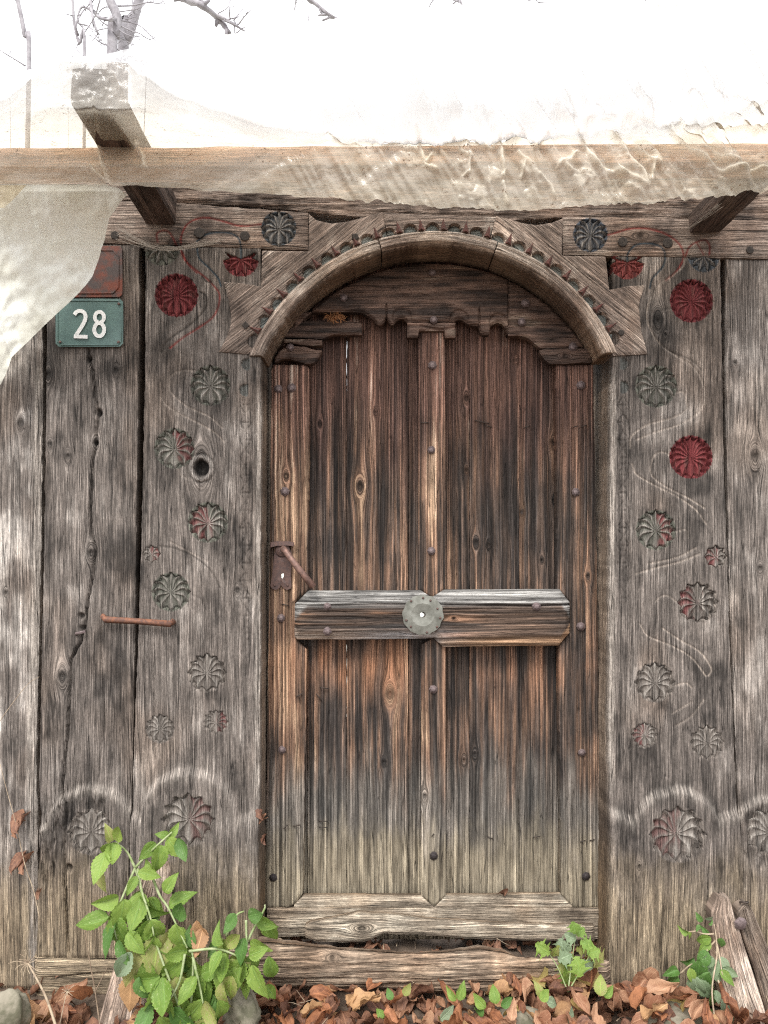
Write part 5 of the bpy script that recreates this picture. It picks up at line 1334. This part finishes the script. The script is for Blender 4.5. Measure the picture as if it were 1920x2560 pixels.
iv = thing('trailing_plant', 'pale trailing plant with small grey-green leaves beside the split stake', 'plant', (.8, -.16, -.04))
for pts in [[(1795, 2600, -.19), (1780, 2480, -.15), (1792, 2390, -.1), (1790, 2340, -.08), (1785, 2310, -.07)], [(1790, 2350, -.08), (1770, 2372, -.09), (1755, 2400, -.1)], [(1792, 2360, -.08), (1800, 2400, -.1), (1806, 2440, -.12)],
            [(1740, 2328, -.06), (1720, 2330, -.06)], [(1785, 2335, -.07), (1760, 2335, -.07), (1740, 2328, -.07)], [(1795, 2450, -.12), (1808, 2490, -.14), (1822, 2530, -.16)], [(1700, 2435, -.08), (1730, 2410, -.09), (1780, 2395, -.1)]]:
    stem_at(iv, pts, .0022, 'tan_stem')
for (px, py, l, an, mt) in [(1722, 2330, 30, 165, 'green'), (1722, 2330, 24, -80, 'green'), (1755, 2305, 26, 120, 'green_d'), (1765, 2300, 24, 60, 'green_p'), (1770, 2310, 24, 20, 'green_d'), (1750, 2312, 20, -140, 'green_d'), (1778, 2345, 48, 195, 'green'), (1775, 2352, 44, 225, 'green'),
        (1772, 2340, 30, 130, 'green_d'), (1804, 2345, 30, -80, 'green_d'), (1765, 2375, 56, -110, 'green_d'), (1770, 2398, 34, -140, 'green_p'), (1785, 2395, 46, -150, 'green_p'), (1800, 2392, 48, -70, 'green_p'), (1790, 2400, 48, -110, 'green_p'), (1806, 2420, 38, -30, 'green_p'), (1800, 2425, 44, -50, 'green'),
        (1782, 2425, 36, -60, 'green_p'), (1750, 2400, 60, -100, 'green_d'), (1735, 2395, 40, -140, 'green_d'), (1725, 2420, 40, -80, 'green'), (1690, 2430, 46, -120, 'green_d'), (1695, 2425, 42, -170, 'green_d'), (1735, 2440, 70, -85, 'green_p'), (1745, 2450, 60, -50, 'green_p'),
        (1775, 2430, 90, -95, 'green_d'), (1780, 2480, 90, -92, 'green_d'), (1775, 2520, 80, -100, 'green_d'), (1790, 2475, 30, -100, 'green_p'), (1815, 2490, 56, -110, 'green_p'), (1818, 2495, 48, -70, 'green_p'), (1780, 2530, 44, -160, 'green'), (1820, 2530, 44, -60, 'green_p'), (1800, 2550, 50, -90, 'green_p')]:
    leaf_at(iv, px, py, l, an + rnd.uniform(-8, 8), -.07 - max(0, py - 2330) / 230 * .09 + rnd.uniform(-.015, .01), mt)

lob = [leaf_mesh('leaf', 14, 6, .95, .1, .4, .22, .06, 200 + s_, shape=2, lobes=3) for s_ in range(3)]
for i, l in enumerate(lob): l.materials.append([M['green_p'], M['green'], M['green_y']][i])
GV['lob'] = lob
cel = thing('lobed_plant', 'small pale lobed-leaf plant growing before the right end of the sill log', 'plant', (.46, -.12, -.04))
for pts in [[(1420, 2480, -.12), (1430, 2400, -.09), (1440, 2330, -.07)], [(1420, 2480, -.12), (1395, 2420, -.1), (1370, 2380, -.09)], [(1420, 2480, -.12), (1455, 2420, -.1), (1480, 2380, -.09)]]: stem_at(cel, pts, .0018)
for (px, py, l, an) in [(1438, 2335, 30, 100), (1442, 2340, 28, 40), (1440, 2350, 32, 150), (1450, 2355, 34, -10), (1430, 2370, 40, 170), (1440, 2372, 40, 0), (1430, 2385, 44, -120), (1440, 2390, 46, -80), (1375, 2385, 40, 150), (1380, 2390, 34, 60), (1395, 2400, 38, 20), (1400, 2400, 36, -60),
                        (1420, 2410, 60, -88), (1468, 2385, 34, 30), (1480, 2385, 38, -30), (1490, 2385, 34, -100), (1455, 2400, 34, -40), (1410, 2380, 34, 110)]:
    leaf_at(cel, px, py, l, an, -.09 + rnd.uniform(-.02, .01), 'lob')
low = thing('ground_plant', 'pair of round green leaves low among brown leaves near the bottom centre', 'plant', (.2, -.25, -.04))
for (px, py, l, an, mt) in [(1145, 2500, 44, 60, 'green'), (1140, 2502, 40, 130, 'green'), (1215, 2520, 46, 150, 'green'), (1240, 2510, 44, 100, 'green'), (1252, 2515, 40, 20, 'green_d'), (1210, 2525, 40, -150, 'green_d'), (1350, 2500, 40, 30, 'green'), (1355, 2495, 40, 110, 'green_y'), (1365, 2500, 44, -30, 'green_p'), (980, 2500, 30, 120, 'green_d'), (1010, 2490, 34, 60, 'green_y'),
                            (1500, 2490, 50, 80, 'green_y'), (1510, 2492, 40, 30, 'green'), (1100, 2550, 50, 30, 'green_p'), (1425, 2560, 40, 90, 'green_p'), (960, 2545, 30, 140, 'green')]:
    leaf_at(low, px, py, l, an, -.2 + rnd.uniform(-.01, .01), mt, lean=.3)

# ================================================================== STAKES, STONES, DRY STEMS
def stake(name, parent, rows, ya, yb, cfun, seedv, ang):
    s0, s1 = rows[0][0], rows[-1][0]
    l = ip([(r[0], r[1]) for r in rows]); r_ = ip([(r[0], r[2]) for r in rows])
    n = int((s1 - s0) / 2.6); S = np.linspace(s0, s1, n); T = np.linspace(0, 1, 40)
    E0, E1 = l(S), r_(S); X = E0[:, None] * (1 - T) + E1[:, None] * T; Y = np.repeat(S[:, None], 40, 1)
    u = np.repeat((T * 85)[None, :], n, 0) + (fb(X / 30, Y / 200, seedv) - .5) * 12; v = Y * 1.0
    h = 15 * np.sqrt(np.clip(1 - (2 * T - 1) ** 2, 0, 1))[None, :] - 13 * con(fb(u / 9., v / 260., seedv + 2), 3.0)
    dep = ya + (yb - ya) * (Y - s0) / (s1 - s0)
    x, y, z = W(X, Y, dep); C = cfun(X, Y, u, v, seedv)
    V = np.stack([x, y - h * .001, z], -1); q = grid_quads(n, 40)
    idx = np.arange(n * 40).reshape(n, 40); ring = np.concatenate([idx[:, 0], idx[-1, 1:], idx[-2::-1, -1], idx[0, -2:0:-1]])
    Vf = V.reshape(-1, 3); back = Vf[ring].copy(); back[:, 1] += .03; nr = len(ring); n0 = len(Vf)
    a0 = n0 + np.arange(nr); a1 = n0 + (np.arange(nr) + 1) % nr
    VV = np.concatenate([Vf, Vf[ring], back]); Q = np.concatenate([q, np.stack([a0, a0 + nr, a1 + nr, a1], -1)])
    Cf = C.reshape(-1, 4); G = np.stack([u * .001, v * .001, np.full_like(u, seedv)], -1).reshape(-1, 3)
    me = mesh_np(name, VV, Q, np.concatenate([Cf, Cf[ring], Cf[ring]]), np.concatenate([G, G[ring], G[ring]]))
    return link(name, me, M['frame'], parent)
sc_ = grey((.085, .062, .050), (.28, .21, .165), (.56, .46, .38), bias=.12, low=0)
stk = thing('split_stake', 'split weathered wooden stake leaning at the lower right corner with a large nail', 'stake', (.9, -.05, -.04))
stake('stake_half', stk, [(2243, 1794, 1822), (2262, 1788, 1830), (2283, 1781, 1838), (2340, 1783, 1856), (2458, 1803, 1893), (2600, 1836, 1935)], -.035, -.13, sc_, 91., 0)
stake('stake_half', stk, [(2258, 1858, 1868), (2272, 1842, 1880), (2310, 1848, 1896), (2368, 1866, 1920), (2458, 1896, 1960), (2600, 1938, 2000)], -.03, -.12, grey((.07, .052, .042), (.19, .15, .12), (.36, .30, .25), low=0), 95., 0)
nail('big_nail', stk, 1851, 2309, 16, -.068, M['nail'], 12, .006)
tube('bent_nail', stk, [WV(1848, 2256, -.0), WV(1852, 2255, -.04), WV(1868, 2257, -.045), WV(1871, 2254, -.043)], .0022, M['wire'], 5)
lst = thing('leaning_stake', 'weathered grey stake leaning behind the green shrub at the left post', 'stake', (-.6, -.05, -.04))
stake('stake_half', lst, [(2160, 368, 416), (2200, 352, 420), (2300, 320, 415), (2400, 290, 395), (2610, 230, 352)], -.03, -.14, sc_, 97., 0)

def stone(label, px, py, rx, ry, yd, seedv):
    s = (D + yd) / F; c = WV(px, py, yd)
    bm_v = []; n, m = 30, 20
    for i in range(m + 1):
        ph = math.pi * i / m
        for j in range(n):
            t = 2 * math.pi * j / n; d = Vector((math.sin(ph) * math.cos(t), math.sin(ph) * math.sin(t), math.cos(ph)))
            k = 1 + (float(fb(d.x * 1.6 + 9 + d.z, d.y * 1.6 + 9 - d.z, seedv, 2)) - .5) * .9 + (float(fb(d.x * 7 + 19 + d.z * 3, d.y * 7 + 9 - d.z * 4, seedv, 3)) - .5) * .22
            bm_v.append((d.x * rx * s * k, d.y * rx * s * .8 * k, d.z * ry * s * k))
    Q = [(i * n + j, i * n + (j + 1) % n, (i + 1) * n + (j + 1) % n, (i + 1) * n + j) for i in range(m) for j in range(n)]
    o = link('stone', mesh_np('stone', np.array(bm_v), np.array(Q)), M['stone']); o.location = c
    tag(o, label, 'stone', 'stones at the foot of the wall')
stone('rounded grey stone in the bottom left corner', 18, 2545, 46, 62, -.19, 3.)
stone('grey stone half hidden between green shrub and brown leaves', 600, 2530, 46, 50, -.15, 4.)
stone('flat grey stone under the pale trailing plant at the lower right', 1690, 2562, 84, 34, -.17, 5.)
stone('small pale stone in the gap under the door', 1195, 2392, 44, 14, .03, 6.)
stone('flat grey stone among leaves near the bottom centre right', 1300, 2556, 56, 22, -.16, 7.)

ds = thing('dry_stem', 'pale dry stem with thin spiky umbel at the lower left', 'dry plant', (-.83, -.2, -.04))
stem_at(ds, [(150, 2600, -.2), (118, 2500, -.18), (88, 2440, -.17), (70, 2408, -.16)], .0032, 'tan_stem')
for i in range(13):
    a = R(20 + i * 25); l = rnd.uniform(22, 50)
    stem_at(ds, [(70, 2408, -.16), (70 + math.cos(a) * l * .6, 2408 - math.sin(a) * l * .6, -.165), (70 + math.cos(a + .2) * l, 2408 - math.sin(a + .2) * l, -.17)], .0009, 'tan_stem')
for i in range(9):
    a = R(i * 40); l = rnd.uniform(12, 26)
    stem_at(ds, [(168, 2478, -.16), (168 + math.cos(a) * l, 2478 - math.sin(a) * l, -.165)], .0008, 'tan_stem')
stem_at(ds, [(150, 2560, -.18), (160, 2510, -.17), (168, 2478, -.16)], .0012, 'tan_stem')
ds2 = thing('dry_stem', 'thin brown dry stalk rising between bottom beam and green shrub', 'dry plant', (-.7, -.15, -.04))
stem_at(ds2, [(255, 2600, -.2), (238, 2480, -.15), (224, 2400, -.13), (209, 2315, -.11)], .0018, 'twig')
stem_at(ds2, [(238, 2480, -.15), (255, 2445, -.14), (268, 2420, -.14)], .0014, 'twig')
ds3 = thing('dry_stem', 'thin dry stem with hanging withered leaves along the left edge', 'dry plant', (-.9, -.06, -.04))
stem_at(ds3, [(100, 2300, -.04), (85, 2230, -.03), (62, 2160, -.03), (40, 2060, -.02), (18, 1980, -.02), (0, 1910, -.02)], .0013, 'tan_stem')
DW = [leaf_mesh('withered_leaf', 10, 6, .6, 1.2, 1.5, .1, .4, 70 + i, twist=1.5) for i in range(3)]
for d_ in DW: d_.materials.append(M['leaf_b'])
for (px, py, l, an) in [(52, 2040, 44, -110), (46, 2055, 38, -100), (56, 2140, 44, -95), (52, 2150, 38, -100), (92, 2228, 22, -80)]:
    m3 = Euler((R(an + 0) * 0 + R(-70), rnd.uniform(-.6, .6), rnd.uniform(-.5, .5)))
    o = place(rnd.choice(DW), None, ds3, WV(px, py, -.03), l * .001, m3, 'withered_leaf')
ds4 = thing('dry_stem', 'hair-thin orange grass stalk crossing the leftmost board', 'dry plant', (-.95, -.02, .6))
stem_at(ds4, [(-20, 1830, -.01), (30, 1760, -.015), (70, 1710, -.015), (98, 1692, -.01)], .0009, 'tan_stem')
jl = thing('withered_leaves', 'tiny withered leaves caught in the gap beside the left door stile', 'dry leaf', WV(655, 2060, -.01))
for (px, py, l) in [(655, 2030, 22), (656, 2045, 20), (654, 2090, 16), (660, 2100, 14)]:
    place(rnd.choice(DW), None, jl, WV(px, py, -.006), l * .001, Euler((R(-60), rnd.uniform(-.8, .8), rnd.uniform(-1, 1))), 'withered_leaf')
wlf = place(DW[0], None, None, WV(1262, 2240, .095), .024, Euler((R(40), .3, 1.2)), 'withered_leaf'); tag(wlf, 'small brown curled leaf resting on the bottom rail of the door', 'dry leaf')

# dusty cobweb across the left lintel joint, fluff on the broken head board
web = []
def strand(a, b, sag, n=8, r=.0003):
    P = [WV(a[0] + (b[0] - a[0]) * i / n, a[1] + (b[1] - a[1]) * i / n + sag * math.sin(math.pi * i / n), a[2] + (b[2] - a[2]) * i / n) for i in range(n + 1)]
    return tube_arrays(P, r, 4)
for i in range(26):
    t = rnd.random()
    web.append(strand((292 + rnd.uniform(-6, 22), 572 + rnd.uniform(-8, 26), -.012), (395 + rnd.uniform(-12, 14), 622 + rnd.uniform(-6, 5), -.014), rnd.uniform(0, 9)))
    web.append(strand((398 + rnd.uniform(-12, 14), 620 + rnd.uniform(-6, 5), -.014), (445 + rnd.uniform(-5, 15), 622 + rnd.uniform(-4, 4), -.016), rnd.uniform(-3, 4)))
    web.append(strand((446 + rnd.uniform(-14, 10), 620 + rnd.uniform(-5, 5), -.014), (520 + rnd.uniform(-15, 45), 604 + rnd.uniform(-9, 6), -.010), rnd.uniform(0, 6)))
V, Q = join_arrays(web)
tag(link('cobweb', mesh_np('cobweb', V, Q), M['web']), 'dusty grey cobweb strands hanging along the joint under the left lintel', 'cobweb')
web = [strand((1800 + rnd.uniform(-10, 10), 515 + rnd.uniform(-8, 3), -.18), (1724 + rnd.uniform(-10, 12), 560 + rnd.uniform(-20, 20), -.02), rnd.uniform(0, 6), r=.0004) for i in range(12)]
V, Q = join_arrays(web)
tag(link('cobweb', mesh_np('cobweb', V, Q), M['web']), 'fine pale cobweb threads on the left face of the right canopy bracket', 'cobweb')
fl = []
for (cx, cy) in [(822, 792), (845, 788), (855, 796), (836, 798)]:
    for i in range(34):
        a = rnd.uniform(0, 6.28); l = rnd.uniform(5, 17); fl.append(tube_arrays([WV(cx, cy, .09), WV(cx + math.cos(a) * l * .6, cy - math.sin(a) * l * .5 , .085), WV(cx + math.cos(a + .3) * l, cy - math.sin(a + .3) * l * .8, .082)], [.0006, .0005, .0003], 4))
V, Q = join_arrays(fl)
tag(link('moss_tuft', mesh_np('moss_tuft', V, Q), M['fluff']), 'orange fibrous tuft resting on the broken head board of the door', 'tuft')
